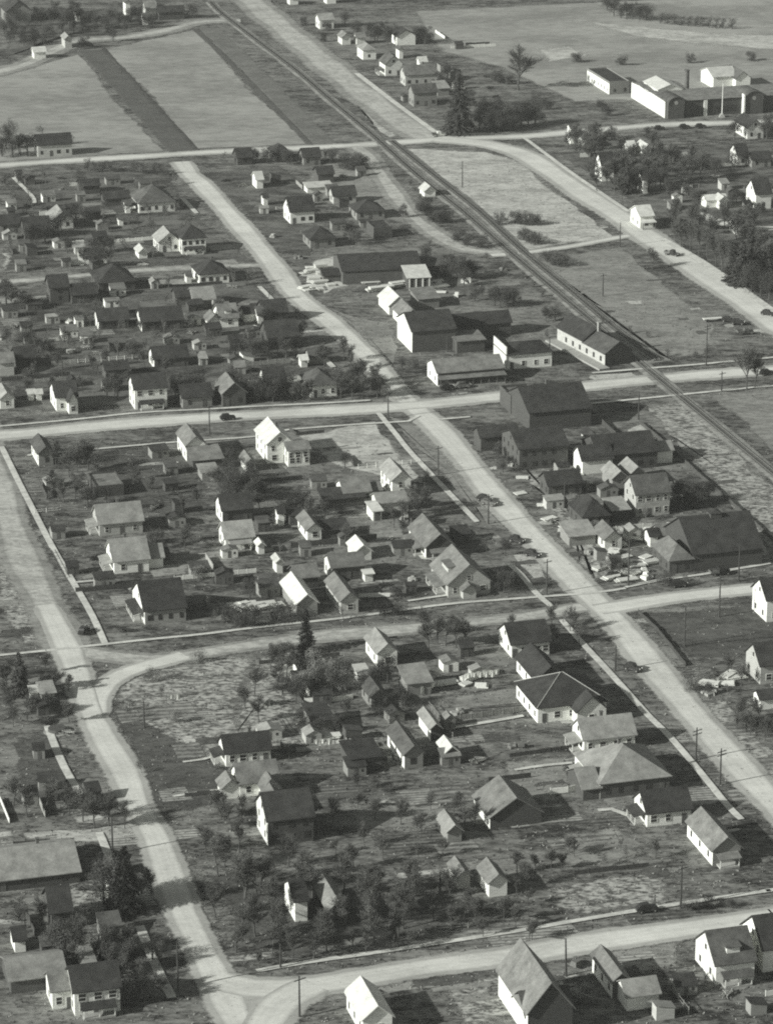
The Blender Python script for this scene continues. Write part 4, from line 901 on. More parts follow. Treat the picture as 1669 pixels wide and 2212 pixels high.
for kind, col, p, rz, lab in CARS:
    z = .2 if 'street' in lab or 'avenue' in lab else .12
    q = G(*p); make_car(kind, col, lab, (q.x, q.y, z), ROT + R(rz), 'truck' if kind == 'truck' else 'car', 'parked_truck' if kind == 'truck' else 'parked_car')
# hand cart by the highway
q = G(1538, 694); ct = thing('hay_cart', 'long white flat cart beside the highway cars', 'cart', (q.x, q.y, .1), ROT)
MB().box(-3, -.8, .7, 3, .8, .95).obj('bed', M_trim, ct)
for sx in (-2, 2):
    for s in (-1, 1): MB().tube((sx, s * .82, .45), (sx, s * .95, .45), .45, .45, 12).obj('wheel', M_tyre, ct)

# ------------------------------------------------------------------ utility poles
M_pole = mat('pole_wood', 0.055, 0.25, 1.5)
def pole(p, h, label, arms=2, lean=0, m=None):
    q = G(*p); t = thing('utility_pole', label, 'utility pole', q, ROT + R(20)); t.rotation_euler[1] = R(lean)
    MB().tube((0, 0, -.3), (0, 0, h), .22, .13, 8).obj('post', m or M_pole, t)
    for k in range(arms):
        a = MB().box(-1.25, -.24, h - .7 - .8 * k, 1.25, -.14, h - .54 - .8 * k).obj('crossarm', m or M_pole, t)
        ins = MB()
        for xx in (-1.1, -.6, .6, 1.1): ins.tube((xx, -.19, h - .54 - .8 * k), (xx, -.19, h - .36 - .8 * k), .06, .05, 6)
        ins.obj('insulator', M_slab, a)
POLES = [
 ((1524, 790), 12.5, 'tallest dark pole north of the right main street', 2, 0), ((1557, 846), 6, 'short pole south of the right main street', 1, 0),
 ((453, 938), 8.5, 'pole on the south edge of the left main street', 1, 0), ((838, 905), 8, 'pole at the tip of the corner lot', 1, 0),
 ((946, 1026), 8, 'thin pole on the verge beside the corner lot', 1, 0), ((1054, 1132), 8, 'pole standing below the upper parked cars', 1, 0),
 ((1180, 1285), 9, 'pole at the walk corner below the bungalows', 1, 0), ((1356, 1267), 12.5, 'tall pole among the junk before the barn yard', 1, 0),
 ((1552, 1333), 10.5, 'pole in the dark field below the barn', 1, 0), ((1477, 1396), 9.6, 'pole with long shadow in the dark corner field', 0, 0),
 ((1328, 1450), 6.3, 'stout short pole beside the black sedan', 0, 0), ((1502, 1642), 7.4, 'left of two crossarm poles by the avenue', 2, 0),
 ((1554, 1696), 8.2, 'right of two crossarm poles by the avenue', 2, 0), ((1469, 1962), 9.0, 'pole on the walk near the walking person', 1, 0),
 ((1222, 2108), 7.6, 'pole south of the bottom street', 0, -2), ((385, 2138), 9.5, 'pole at the bottom left road junction', 0, 0),
 ((647, 2198), 8.2, 'pole in the fork of the bottom street', 1, 0), ((244, 1846), 7.8, 'pole behind the wide pale roof house', 0, 0),
 ((312, 1572), 6.2, 'short pole in the mottled grass by the left road', 0, 0), ((1301, 640), 7.4, 'pole in the grass between railway and highway', 1, 0),
 ((1338, 533), 8.2, 'pole where the path meets the highway', 0, 0), ((998, 405), 9.5, 'thin pole in the pale grass below the top street', 0, 0),
 ((1218, 1098), 7, 'pole by the dark houses across the avenue', 0, 0), ((1594, 1255), 9, 'pole behind the walk right of the great barn', 0, 0),
 ((136, 816), 6, 'thin pale pole left of the tall white house', 0, 0), ((965, 760), 5, 'short pole before the big dark hall', 0, 0),
 ((632, 866), 7, 'pole in the trees north of main street', 1, 0), ((1674 - 10, 560), 7, 'pole in the grove on the right edge', 1, 0),
 ((1378, 906), 8, 'pole in the pale yard by the halls', 0, 0), ((853, 2035), 8.5, 'pole in the dark orchard above the bottom walk', 0, 0),
 ((606, 2092), 5, 'short post beside the bottom walk', 0, 0), ((1186, 765), 5, 'short post right of the white block store', 0, 0),
]
for p, h, lab, arms, lean in POLES: pole(p, h, lab, arms, lean)

# ------------------------------------------------------------------ fences, walls, hedges
def fence(pts, h, label, m, posts=True, solid=True, cat='fence', th=.06):
    P = [G(*p) for p in pts]; o = P[0]; t = thing('board_fence', label, cat, o); rnd = random.Random(len(label)); bb = MB(); pp = MB(); n_post = 0
    for a, c in zip(P, P[1:]):
        d = c - a; L_ = d.length; d.normalize(); nn = Vector((-d.y, d.x, 0)) * th; n = max(1, int(L_ / 2.2))
        for i in range(n):
            p0 = a + d * (L_ * i / n) - o; p1 = a + d * (L_ * (i + 1) / n) - o
            if solid:
                hh = h * rnd.uniform(.88, 1.04); z1 = Vector((0, 0, hh)); z0 = Vector((0, 0, .05)); k = len(bb.v)
                bb.v += [tuple(v) for v in (p0 - nn + z0, p1 - nn + z0, p1 + nn + z0, p0 + nn + z0, p0 - nn + z1, p1 - nn + z1, p1 + nn + z1, p0 + nn + z1)]
                bb.f += [tuple(k + j for j in f) for f in ((0, 3, 2, 1), (4, 5, 6, 7), (0, 1, 5, 4), (1, 2, 6, 5), (2, 3, 7, 6), (3, 0, 4, 7))]
            else:
                for rz in (.45, .9): bb.tube(p0 + Vector((0, 0, rz * h)), p1 + Vector((0, 0, rz * h)), .05, .05, 4)
            n_post += 1
            if n_post < 60: MB().box(p0.x - .07, p0.y - .07, -.2, p0.x + .07, p0.y + .07, h + .12).obj('post', m, t)
    bb.obj('boards' if solid else 'rails', m, t)
M_fw = mat('fence_white', 0.75, 0.12, 1.5); M_fd = mat('fence_dark', 0.06, 0.3, 1.5); M_fg = mat('fence_grey', 0.28, 0.3, 1.5)
FEN = [
 ([(632, 1420), (634, 1448), (648, 1470), (668, 1505)], 1.7, 'curved white board fence around the bushy yard', M_fw, 1),
 ([(658, 1519), (712, 1517), (714, 1517), (762, 1510)], 1.3, 'straight white bar fence below the curved one', M_fw, 1),
 ([(775, 1291), (842, 1289)], 1.1, 'white picket fence behind the narrow gabled house', M_fw, 1),
 ([(1188, 1716), (1225, 1712), (1255, 1706)], 1.4, 'white board fence running to the broad grey hip roofed house', M_fw, 1),
 ([(1378, 1325), (1420, 1365), (1480, 1440)], 1.0, 'long dark fence slanting across the corner field', M_fd, 1),
 ([(1478, 1397), (1560, 1387), (1669, 1377)], 1.1, 'dark wire fence below the shadowed corner field', M_fd, 0),
 ([(1380, 915), (1440, 965), (1510, 1030), (1590, 1100), (1680, 1180)], 1.1, 'dark fence along the railway verge at right', M_fd, 1),
 ([(970, 1558), (1040, 1549), (1130, 1536)], 1.2, 'pale garden fence left of the wide hip roofed house', M_fg, 1),
 ([(640, 1625), (760, 1614)], 1.1, 'grey fence beneath the mottled middle lot', M_fg, 1),
 ([(940, 2010), (1010, 2005), (1070, 1992)], 1.1, 'grey rail fence at the orchard edge before the sheds', M_fg, 0),
 ([(1293, 1606), (1230, 1618), (1100, 1636)], 1.0, 'low dark fence left of the church like house', M_fd, 1),
 ([(555, 1095), (620, 1090)], 1.2, 'pale short fence above the pale roofed house', M_fg, 1),
 ([(700, 935), (640, 940), (625, 930)], .9, 'low dark fence along the corner lot back', M_fd, 1),
 ([(1180, 888), (1270, 880)], 1.0, 'grey fence on the triangle at the corner block', M_fg, 0),
 ([(30, 1830), (160, 1822)], 1.3, 'dark fence behind the wide pale roofed house', M_fd, 1),
 ([(400, 1722), (480, 1714)], 1.0, 'dark fence beside the thin path to the L shaped cottage', M_fd, 1),
 ([(1240, 1890), (1330, 1880), (1400, 1872)], 1.0, 'dark fence above the mottled lower right lot', M_fd, 1),
 ([(740, 1585), (750, 1610)], 1.2, 'short pale fence left of the open dark shed', M_fg, 1),
 ([(975, 295), (1060, 293)], 1.2, 'dark fence under the big fir grove', M_fd, 1),
 ([(560, 1195), (590, 1190)], 1, 'pale little fence right of the bright ended house', M_fg, 1),
]
for p, h, lab, m, sol in FEN: fence(p, h, lab, m, True, bool(sol))

# ------------------------------------------------------------------ plank piles, laundry, junk
M_plank = mat('fresh_planks', 0.62, 0.15, 3.0)
rnd = random.Random(77)
def planks(p, n, ln, label, rz=0.0, group=None):
    q = G(*p); b = MB()
    for k in range(n):
        z = .2 + .28 * k; y0 = rnd.uniform(-.2, .2); x0 = rnd.uniform(-.5, .5)
        for j in range(4): b.box(-ln / 2 + x0, -1.1 + j * .55 + y0, z, ln / 2 + x0, -1.1 + j * .55 + .45 + y0, z + .2)
        for sx in (-ln * .35, ln * .35): b.box(sx - .06, -1.1, z - .08, sx + .06, 1.1, z)
    o = b.obj('plank_pile', M_plank); o.location = q; o.rotation_euler = (0, 0, ROT + R(rz)); o['label'] = label; o['category'] = 'plank pile'
    if group: o['group'] = group
PP = [((673, 588), 3, 4, 'pale plank pile nearest the avenue at the lumber yard'), ((690, 580), 5, 4, 'tall plank pile at the upper left of the lumber yard'),
 ((702, 593), 3, 5, 'plank pile left of the lumber shed wall'), ((676, 605), 4, 4, 'plank pile low on the avenue side of the lumber yard'),
 ((692, 612), 3, 5, 'crooked plank pile at the lumber yard corner'), ((712, 604), 4, 4, 'plank pile touching the shadow of the lumber shed'),
 ((683, 622), 2, 4, 'flat plank pile lowest at the lumber yard corner'), ((820, 628), 5, 8, 'long plank pile before the black lumber shed'),
 ((845, 622), 4, 7, 'middle plank pile before the black lumber shed'), ((866, 617), 5, 7, 'plank pile under the white annex roof'),
 ((905, 616), 3, 9, 'long low plank pile right of the annex'), ((940, 622), 3, 8, 'rightmost plank pile of the lumber yard'),
 ((800, 612), 2, 6, 'loose plank heap in the lumber yard middle'), ((875, 596), 3, 4, 'small plank stack against the lumber shed'),
 ((1360, 1240), 3, 4, 'plank pile beside the tall pole in the junk yard'), ((1370, 1225), 2, 4, 'low plank pile behind the junk yard pole'),
 ((1390, 1160), 2, 6, 'plank pile above the junk yard'), ((1415, 1145), 2, 6, 'plank pile under the windowed two storey house'),
 ((1270, 1160), 2, 5, 'plank heap left of the junk cottage'), ((1405, 1218), 3, 4, 'plank stack left of the grey hip office'),
 ((520, 1308), 2, 7, 'bright plank heap left of the tin roofed house'), ((560, 1310), 3, 8, 'long bright plank pile beside the tin roofed house'),
 ((585, 1311), 2, 6, 'bright plank heap against the tin roofed house'), ((950, 1479), 2, 8, 'long white plank row left of the laundry'),
 ((1350, 1255), 2, 5, 'planks scattered at the foot of the junk yard'), ((1335, 1178), 2, 4, 'plank heap above the dark hip roofed shadow')]
for (p, n, ln, lab) in PP: planks(p, n, ln, lab, rnd.uniform(-12, 12))
def laundry(p, n, label, rz=0):
    q = G(*p); t = thing('washing_line', label, 'washing line', q, ROT + R(rz)); ln = n * 1.4 + 1
    for sx in (0, ln):
        MB().tube((sx, 0, 0), (sx, 0, 2.2), .06, .05, 6).obj('post', M_pole, t)
    MB().tube((0, 0, 2.1), (ln, 0, 2.0), .015, .015, 4).obj('line', M_slab, t)
    for k in range(n):
        b = MB(); x0 = .6 + k * 1.4; h = rnd.uniform(1.0, 1.6); N_ = 6
        for j in range(N_):
            xa, xb = x0 + 1.1 * j / N_, x0 + 1.1 * (j + 1) / N_; ya, yb = .08 * math.sin(j * 1.4), .08 * math.sin((j + 1) * 1.4)
            b.quad((xa, ya, 2.04 - h), (xb, yb, 2.04 - h), (xb, 0, 2.04), (xa, 0, 2.04))
        c = b.obj('sheet', M_fw); c.parent = t; md = c.modifiers.new('t', 'SOLIDIFY'); md.thickness = .02
laundry((1000, 1474), 5, 'washing line of white sheets right of the grey lean-to shed'); laundry((1022, 1470), 4, 'second washing line just behind the long one')
laundry((905, 1504), 3, 'short washing line below the grey lean-to shed', 25); laundry((672, 1618), 3, 'washing line in the mottled middle lot')
laundry((360, 1520), 2, 'lone washing line in the mottled grass', 5)
def barrel_heap(p, label, n=6):
    q = G(*p); r2 = random.Random(int(p[0])); b = MB()
    for k in range(n):
        a = r2.uniform(0, 6.28); d = r2.uniform(0, 1.4); s = r2.uniform(.3, .8); z = 0 if k < n * .7 else .5
        x, y = d * math.cos(a), d * math.sin(a); an = r2.uniform(0, 1.5); ca, sa = math.cos(an), math.sin(an); i = len(b.v)
        for zz, f in ((z, 1), (z + s * r2.uniform(.6, 1.3), r2.uniform(.6, 1))):
            for (ex, ey) in ((-s, -s), (s, -s), (s, s), (-s, s)): b.v.append((x + (ex * ca - ey * sa) * f, y + (ex * sa + ey * ca) * f, zz))
        b.f += [tuple(i + kk for kk in f) for f in ((0, 3, 2, 1), (4, 5, 6, 7), (0, 1, 5, 4), (1, 2, 6, 5), (2, 3, 7, 6), (3, 0, 4, 7))]
    o = b.obj('scrap_heap', r2.choice([M_plank, M_slab, M_fg, M_slab, M_trimd])); o.location = q; o['label'] = label; o['category'] = 'scrap heap'
for p, lab in [((1345, 1150), 'scrap heap above the junk yard cottage'), ((1320, 1195), 'scrap heap below the black hip roofed house'), ((1380, 1235), 'scrap heap right of the tall junk yard pole'),
    ((1395, 1248), 'scrap heap at the walk in the junk yard'), ((1340, 1238), 'scrap heap left of the tall junk yard pole'), ((1420, 1205), 'scrap heap before the low grey house'),
    ((1300, 1130), 'scrap heap by the avenue above the pale low shed'), ((1280, 1120), 'scrap heap on the avenue verge among weeds'), ((1105, 1005), 'scrap heap below the large black roofed block'),
    ((1125, 975), 'scrap heap left of the tall dark hall'), ((1070, 970), 'scrap heap on the verge at the corner block'), ((1190, 1060), 'scrap heap near the black roofed porch house'),
    ((1095, 960), 'scrap heap at the foot of the low dark block'), ((985, 640), 'scrap heap right of the lumber piles'), ((1010, 610), 'scrap heap among bushes at the lumber yard end'),
    ((1090, 585), 'scrap heap beside the railway bed'), ((890, 1255), 'scrap heap near the bungalow walk'), ((880, 1120), 'scrap heap behind the upper bungalow'),
    ((1540, 1475), 'scrap heap left of the pale gabled edge house'), ((1530, 1500), 'scrap heap in the weeds across the avenue'), ((850, 1645), 'bright scrap heap under the open dark shed'),
    ((865, 1648), 'scrap heap at the corner of the open dark shed'), ((1245, 2085), 'scrap heap in the pale yard by the bottom street'), ((100, 1520), 'scrap heap on the left verge')]:
    barrel_heap(p, lab)
# round wooden water tank and hedged ring in the left yard
q = G(124, 1580); wt = thing('garden_ring', 'dark round planting ring in the left dark yard', 'planting ring', q)
MB().tube((0, 0, 0), (0, 0, .9), 2.0, 1.9, 20).obj('bed', M_fd, wt); MB().tube((0, 0, -.05), (0, 0, .12), 2.9, 2.9, 24).obj('kerb', M_fg, wt)

# ------------------------------------------------------------------ a walking person
q = G(1413, 1955)
def person(q, rz, label):
    V = [(0, 0, .95), (0, 0, 1.15), (0, 0, 1.42), (0, .01, 1.53), (0, .02, 1.66), (0, .02, 1.74),
         (-.09, 0, .9), (-.10, -.10, .5), (-.10, -.04, .08), (-.10, -.20, .04), (.09, 0, .9), (.10, .10, .5), (.10, .28, .10), (.10, .14, .05),
         (-.2, 0, 1.40), (-.26, .08, 1.12), (-.27, -.02, .88), (.2, 0, 1.40), (.26, -.08, 1.12), (.27, -.16, .90)]
    E = [(0, 1), (1, 2), (2, 3), (3, 4), (4, 5), (0, 6), (6, 7), (7, 8), (8, 9), (0, 10), (10, 11), (11, 12), (12, 13), (2, 14), (14, 15), (15, 16), (2, 17), (17, 18), (18, 19)]
    rr = [.15, .14, .16, .06, .11, .07, .10, .07, .05, .04, .10, .07, .05, .04, .07, .05, .035, .07, .05, .035]
    me = bpy.data.meshes.new('person'); me.from_pydata(V, E, []); o = bpy.data.objects.new('person', me); COL.objects.link(o)
    sk = o.modifiers.new('skin', 'SKIN'); me.skin_vertices.data if False else None
    lay = me.skin_vertices[0] if len(me.skin_vertices) else None
    if lay is None:
        bm = bmesh.new(); bm.from_mesh(me); bm.verts.layers.skin.verify(); bm.to_mesh(me); bm.free(); lay = me.skin_vertices[0]
    for i, r in enumerate(rr): lay.data[i].radius = (r, r * .85); lay.data[i].use_root = (i == 0)
    ss = o.modifiers.new('s', 'SUBSURF'); ss.levels = 1; ss.render_levels = 2
    me.materials.append(mat('dark_coat', 0.05, 0.1, 2)); o.location = (q.x, q.y, .28); o.rotation_euler = (0, 0, rz); o['label'] = label; o['category'] = 'person'
    hat = MB(); hat.tube((0, .02, 1.77), (0, .02, 1.79), .17, .17, 12); hat.tube((0, .02, 1.79), (0, .02, 1.88), .11, .09, 12); h = hat.obj('hat', mat('felt', .04, .1, 2), o)
person(q, ROT - R(80), 'person in dark coat and hat walking on the pale walk')

# ------------------------------------------------------------------ trees
M_bark = mat('bark', 0.075, 0.3, 1.5); M_twig = mat('bare_twigs', 0.11, 0.25, 0.8)
M_leafd = mat('evergreen_foliage', 0.055, 0.45, 0.9); M_leafm = mat('hedge_foliage', 0.08, 0.45, 0.9); M_lit = mat('dry_bush', 0.17, 0.4, 0.9)
def bare_tree(seed, H, spread, dens):
    r = random.Random(seed); tr = MB(); tw = MB()
    def twig(p, d, ln):
        q = p + d * ln; s = d.cross(Vector((r.uniform(-1, 1), r.uniform(-1, 1), r.uniform(-1, 1)))).normalized() * (.014 + .010 * r.random())
        tw.quad(p - s, p + s, q + s * .5, q - s * .5)
    def grow(p, d, ln, rad, lev):
        segs = 3; q = p
        for i in range(segs):
            d = (d + Vector((r.uniform(-1, 1), r.uniform(-1, 1), r.uniform(-.3, .6))) * .14).normalized(); q2 = q + d * ln / segs
            r1 = rad * (1 - .25 * (i + 1) / segs); tr.tube(q, q2, rad * (1 - .25 * i / segs), r1, 5 if lev < 2 else 3, False); q = q2
            if lev < 3 and i >= (1 if lev == 0 else 0):
                for _ in range(2 if lev < 2 else 2):
                    nd = (d * .55 + Vector((r.uniform(-1, 1), r.uniform(-1, 1), r.uniform(-.15, .75))) * spread).normalized()
                    grow(q, nd, ln * r.uniform(.45, .7), r1 * .55, lev + 1)
            if lev >= 2:
                for _ in range(dens):
                    nd = (d * .6 + Vector((r.uniform(-1, 1), r.uniform(-1, 1), r.uniform(-.3, .9)))).normalized(); twig(q + (q - q2) * r.random(), nd, ln * r.uniform(.35, .9))
        if lev < 3: grow(q, d, ln * .62, rad * .6, lev + 1)
    grow(Vector((0, 0, -.2)), Vector((r.uniform(-.05, .05), r.uniform(-.05, .05), 1)), H * .40, H * .018, 0)
    return tr.mesh('trunk', M_bark, False), tw.mesh('crown', M_twig, False)
def leaf_cloud(b, r, c, rad, n, s, flat=.8):
    for _ in range(n):
        d = Vector((r.gauss(0, 1), r.gauss(0, 1), r.gauss(0, 1) * flat)).normalized() * rad * (r.random() ** .4)
        p = c + d; u = Vector((r.uniform(-1, 1), r.uniform(-1, 1), r.uniform(-.7, .7))).normalized(); v = u.orthogonal().normalized(); k = s * r.uniform(.6, 1.3)
        b.quad(p - u * k, p - v * k * .6, p + u * k, p + v * k * .6)
def bushy(seed, H, W, m, n=14, per=150, trunkfrac=.25, s=.26):
    r = random.Random(seed); t = MB(); b = MB(); t.tube((0, 0, -.2), (0, 0, H * .6), H * .03 + .05, H * .012, 6)
    for k in range(n):
        a = r.uniform(0, 6.28); z = H * r.uniform(trunkfrac, .86); rr = W * .5 * r.uniform(.25, .8) * math.sqrt(max(.1, 1 - ((z / H - .5) * 1.6) ** 2))
        c = Vector((math.cos(a) * rr, math.sin(a) * rr, z)); cr = W * r.uniform(.14, .26)
        t.tube((0, 0, z * .6), c, .07, .03, 4); leaf_cloud(b, r, c, cr, per, s)
    leaf_cloud(b, r, Vector((0, 0, H * .62)), W * .3, per * 2, s)
    return t.mesh('trunk', M_bark, False), b.mesh('crown', m, False)
def conifer(seed, H, W, m=None):
    r = random.Random(seed); t = MB(); b = MB(); t.tube((0, 0, -.3), (0, 0, H), H * .016 + .05, .04, 7)
    z = H * .07
    while z < H * .985:
        f = (1 - z / H); rad = W * .5 * (f ** .8) * r.uniform(.82, 1.1) + .12; nb = max(5, int(10 * f + 5))
        for k in range(nb):
            a = r.uniform(0, 6.28); L_ = rad * r.uniform(.7, 1.1); dr = -.25 * L_; tip = Vector((math.cos(a) * L_, math.sin(a) * L_, z + dr))
            t.tube((0, 0, z), tip, .04, .015, 3, False); m_ = max(3, int(L_ / .28))
            for j in range(m_):
                q = Vector((0, 0, z)).lerp(tip, (j + 1) / m_)
                for _ in range(4):
                    u = Vector((r.uniform(-1, 1), r.uniform(-1, 1), r.uniform(-.8, .2))).normalized() * r.uniform(.28, .6); v = u.orthogonal().normalized() * .16
                    b.quad(q, q + u * .5 + v, q + u, q + u * .5 - v)
        z += .42
    return t.mesh('trunk', M_bark, False), b.mesh('crown', m or M_leafd, False)
random.seed(3)
FINE = dict(s=.15)
VAR = {'b': [bare_tree(s, 10, sp, dn) for s, sp, dn in ((1, .8, 4), (2, 1.0, 5), (3, .9, 5), (4, .7, 4), (5, 1.1, 5), (6, .85, 6), (7, 1.2, 4))],
       't': [bare_tree(9, 10, 1.1, 4)],
       'd': [bushy(s, 10, w_, M_leafd, n_, 230, .2, .15) for s, w_, n_ in ((11, 9, 18), (12, 7, 14), (13, 10, 20), (14, 8, 12))],
       'm': [bushy(s, 10, 9, M_leafm, 14, 180, .2, .15) for s in (15, 16)],
       's': [bushy(s, 10, 14, M_leafd, 12, 170, .12, .3) for s in (21, 22)],
       'p': [bushy(s, 10, 14, M_lit, 14, 110, .12, .3) for s in (24, 25)],
       'c': [conifer(31, 12, 6.2), conifer(32, 12, 7.2)]}
BIGFIR = conifer(35, 25, 14.0)
KIND = {'b': ('bare_tree', 'bare tree', 'tree'), 't': ('bare_tree', 'slender tree', 'tree'), 'd': ('evergreen_tree', 'dark tree', 'tree'), 'm': ('leafy_tree', 'bushy tree', 'tree'),
        's': ('shrub', 'dark shrub', 'shrub'), 'p': ('dry_bush', 'pale bush', 'bush'), 'c': ('conifer_tree', 'pointed conifer', 'tree')}
TREES = []
def TR(kind, pts, h):
    for p in pts: TREES.append((kind, p[0], p[1], p[2] if len(p) > 2 else h))
TR('d', [(745, 57), (770, 80), (785, 90), (800, 84), (815, 92), (830, 84), (850, 88), (862, 96), (880, 94), (893, 97)], 8)
TR('s', [(655, 55), (705, 66), (700, 90), (1070, 172), (1078, 178), (1098, 182), (1155, 224), (1180, 236), (1243, 134), (1342, 141), (1490, 136), (1620, 131), (1300, 240), (1310, 250)], 4)
TR('d', [(1035, 284), (1048, 286), (1062, 285), (1078, 284), (1092, 283), (1110, 281), (1042, 264), (1060, 262), (1080, 265), (1125, 275), (1140, 272), (1155, 270)], 10)
TR('d', [(955, 188, 7), (966, 172, 7), (945, 200, 6), (1013, 230, 7)], 7)
TR('t', [(1118, 195)], 21)
TR('d', [(1325, 35), (1340, 39), (1352, 42), (1365, 42), (1380, 44), (1395, 44), (1310, 22), (1330, 14)], 8)
TR('m', [(1425, 50), (1440, 52), (1455, 53), (1470, 55), (1485, 56), (1500, 57), (1515, 58), (1530, 60), (1545, 61), (1560, 62), (1580, 63)], 5.5)
TR('d', [(10, 75), (30, 80), (50, 85), (70, 78), (20, 60), (90, 55), (108, 48), (125, 45), (145, 52), (160, 50), (175, 48), (192, 58), (210, 62), (228, 64), (240, 50), (258, 56), (285, 45), (300, 44), (322, 38), (345, 40), (365, 38), (392, 40), (140, 100, 5), (160, 104, 5), (175, 106, 5), (95, 98, 5), (235, 78, 5), (205, 72, 5), (270, 70, 5)], 7)
TR('d', [(22, 92), (52, 98), (75, 96), (105, 82), (135, 75), (160, 72), (185, 78), (150, 60), (275, 60), (245, 90), (60, 45), (35, 50), (120, 30), (160, 28), (330, 60), (305, 62)], 6.5)
TR('d', [(5, 338), (14, 322), (28, 340), (45, 335), (60, 336), (72, 330), (95, 296, 6), (20, 305), (165, 345, 3)], 9)
TR('m', [(118, 320), (132, 312), (150, 310)], 4)
TR('d', [(508, 352), (528, 354), (545, 350), (578, 352), (598, 350), (620, 354), (655, 354), (672, 352), (690, 353)], 6)
TR('s', [(745, 363), (758, 366), (772, 368), (785, 366), (770, 358)], 5)
TR('m', [(190, 368), (205, 372), (222, 370), (238, 373), (175, 392), (290, 372), (310, 375), (330, 374), (345, 378), (12, 400), (40, 395)], 5)
TR('b', [(305, 430), (322, 470), (355, 476), (392, 470), (300, 492), (335, 505), (348, 545), (330, 560), (372, 548), (400, 500), (285, 520), (265, 470), (240, 500), (225, 460), (140, 420), (180, 430), (60, 430), (25, 450), (100, 400)], 7)
TR('d', [(62, 527), (78, 530), (98, 526), (116, 512), (132, 498), (152, 492), (165, 478), (205, 547, 6), (225, 545, 6), (240, 544, 6), (186, 576), (202, 578), (218, 578), (236, 577), (145, 545, 6)], 7.5)
TR('d', [(14, 658), (28, 664, 8), (40, 668, 6), (52, 668, 6), (66, 665, 5)], 9)
TR('b', [(60, 720), (95, 745), (130, 700), (165, 760), (215, 740), (255, 770), (85, 790), (40, 800), (125, 800), (200, 805), (235, 790), (180, 850), (112, 852), (232, 862), (60, 855), (270, 700), (330, 750), (370, 740), (420, 720), (460, 745), (350, 790)], 6.5)
TR('d', [(15, 740, 5), (50, 745, 5), (95, 770, 5), (140, 740, 5), (165, 700, 5), (205, 700, 5), (110, 765, 5), (290, 775, 6), (240, 845, 6), (255, 858, 7), (380, 860, 7), (400, 862), (425, 855, 9), (450, 865, 7), (480, 858, 9), (503, 850, 9), (515, 866, 7), (535, 862), (555, 870, 8), (572, 860), (590, 868), (612, 860, 8)], 8)
TR('d', [(508, 770), (525, 775), (545, 778), (562, 772), (580, 776), (600, 770), (618, 775), (640, 772), (650, 690, 5), (575, 745, 6), (610, 740, 6)], 7)
TR('b', [(642, 868, 8), (668, 868, 8), (690, 850), (700, 800), (722, 845), (742, 780), (757, 800), (766, 770), (772, 840), (788, 832), (800, 850), (812, 838), (735, 865), (785, 862), (815, 860), (760, 866)], 9)
TR('d', [(820, 855, 7), (828, 865, 6), (868, 799, 4.5), (882, 801, 4), (897, 802, 4), (655, 715, 4)], 6)
TR('b', [(1225, 322, 9), (1240, 330), (1262, 310, 9), (1285, 305, 9), (1300, 330), (1320, 390), (1333, 402), (1350, 380), (1365, 398), (1382, 372), (1398, 388), (1415, 405), (1432, 395), (1450, 372), (1470, 402), (1490, 395), (1510, 388), (1250, 345, 10), (1272, 360), (1340, 340, 10), (1380, 330, 10), (1420, 345, 9), (1300, 425, 10), (1342, 430, 10)], 12)
TR('d', [(1238, 305, 7), (1275, 300, 6), (1330, 372, 9), (1352, 412, 9), (1372, 412, 9), (1400, 415, 9), (1425, 410, 9), (1445, 425, 7), (1480, 428, 6), (1320, 300, 5), (1400, 300, 5), (1460, 345, 6), (1500, 360, 6), (1520, 368, 6), (1545, 372, 6), (1580, 362, 6), (1610, 358, 6), (1612, 300, 8), (1635, 290, 8), (1655, 300, 8), (1560, 440, 6), (1610, 462, 6), (1640, 470, 6)], 8)
TR('b', [(1415, 500), (1432, 512), (1452, 528), (1470, 535), (1490, 540), (1508, 548), (1525, 556), (1545, 570), (1560, 580), (1578, 590), (1600, 602), (1455, 490), (1485, 500), (1515, 510), (1535, 525), (1620, 540), (1640, 560), (1590, 520), (1500, 470), (1540, 480)], 12)
TR('d', [(1500, 560, 9), (1530, 580, 9), (1560, 598), (1580, 612), (1600, 622), (1622, 630), (1642, 640), (1660, 648), (1610, 590, 9), (1635, 600, 9), (1660, 610, 10), (1665, 575, 8)], 10)
TR('c', [(1585, 610, 13), (1600, 618, 15), (1632, 606, 14), (1655, 615, 13), (1070, 283, 10), (1352, 418, 12), (1618, 596, 16), (1646, 628, 13), (662, 1410, 10.8), (44, 1500, 10), (272, 1972, 14), (255, 1962, 10)], 12)
TR('d', [(755, 525, 8), (770, 530, 7), (648, 622, 6), (640, 612, 5), (1068, 660, 7), (1080, 664, 7), (1095, 664, 7), (1108, 662, 6), (985, 600, 8), (998, 606, 8), (1010, 602, 7), (1022, 600, 6), (1002, 618, 6), (975, 585, 6), (1178, 694, 5), (1198, 694, 5), (955, 598, 6), (930, 535, 4), (920, 560, 5), (860, 440, 5), (870, 470, 5), (1025, 650, 5), (1040, 640, 4)], 7)
TR('s', [(930, 475), (942, 480), (952, 482), (965, 480), (912, 455), (922, 450), (1112, 481), (1126, 483), (1140, 486), (1155, 486), (1130, 518), (1145, 524), (1155, 528), (1065, 482), (1080, 484), (1180, 566), (1200, 572), (1216, 576), (990, 520), (1010, 530), (1040, 535), (600, 1340), (620, 1342), (500, 1342), (520, 1350), (538, 1356), (850, 1330), (820, 1330), (1482, 1966, 2), (1498, 1966, 2), (1530, 1962, 2.6), (1556, 1960, 2), (1577, 1960, 2), (265, 1366, 2), (1600, 430, 3), (855, 1290, 3)], 4)
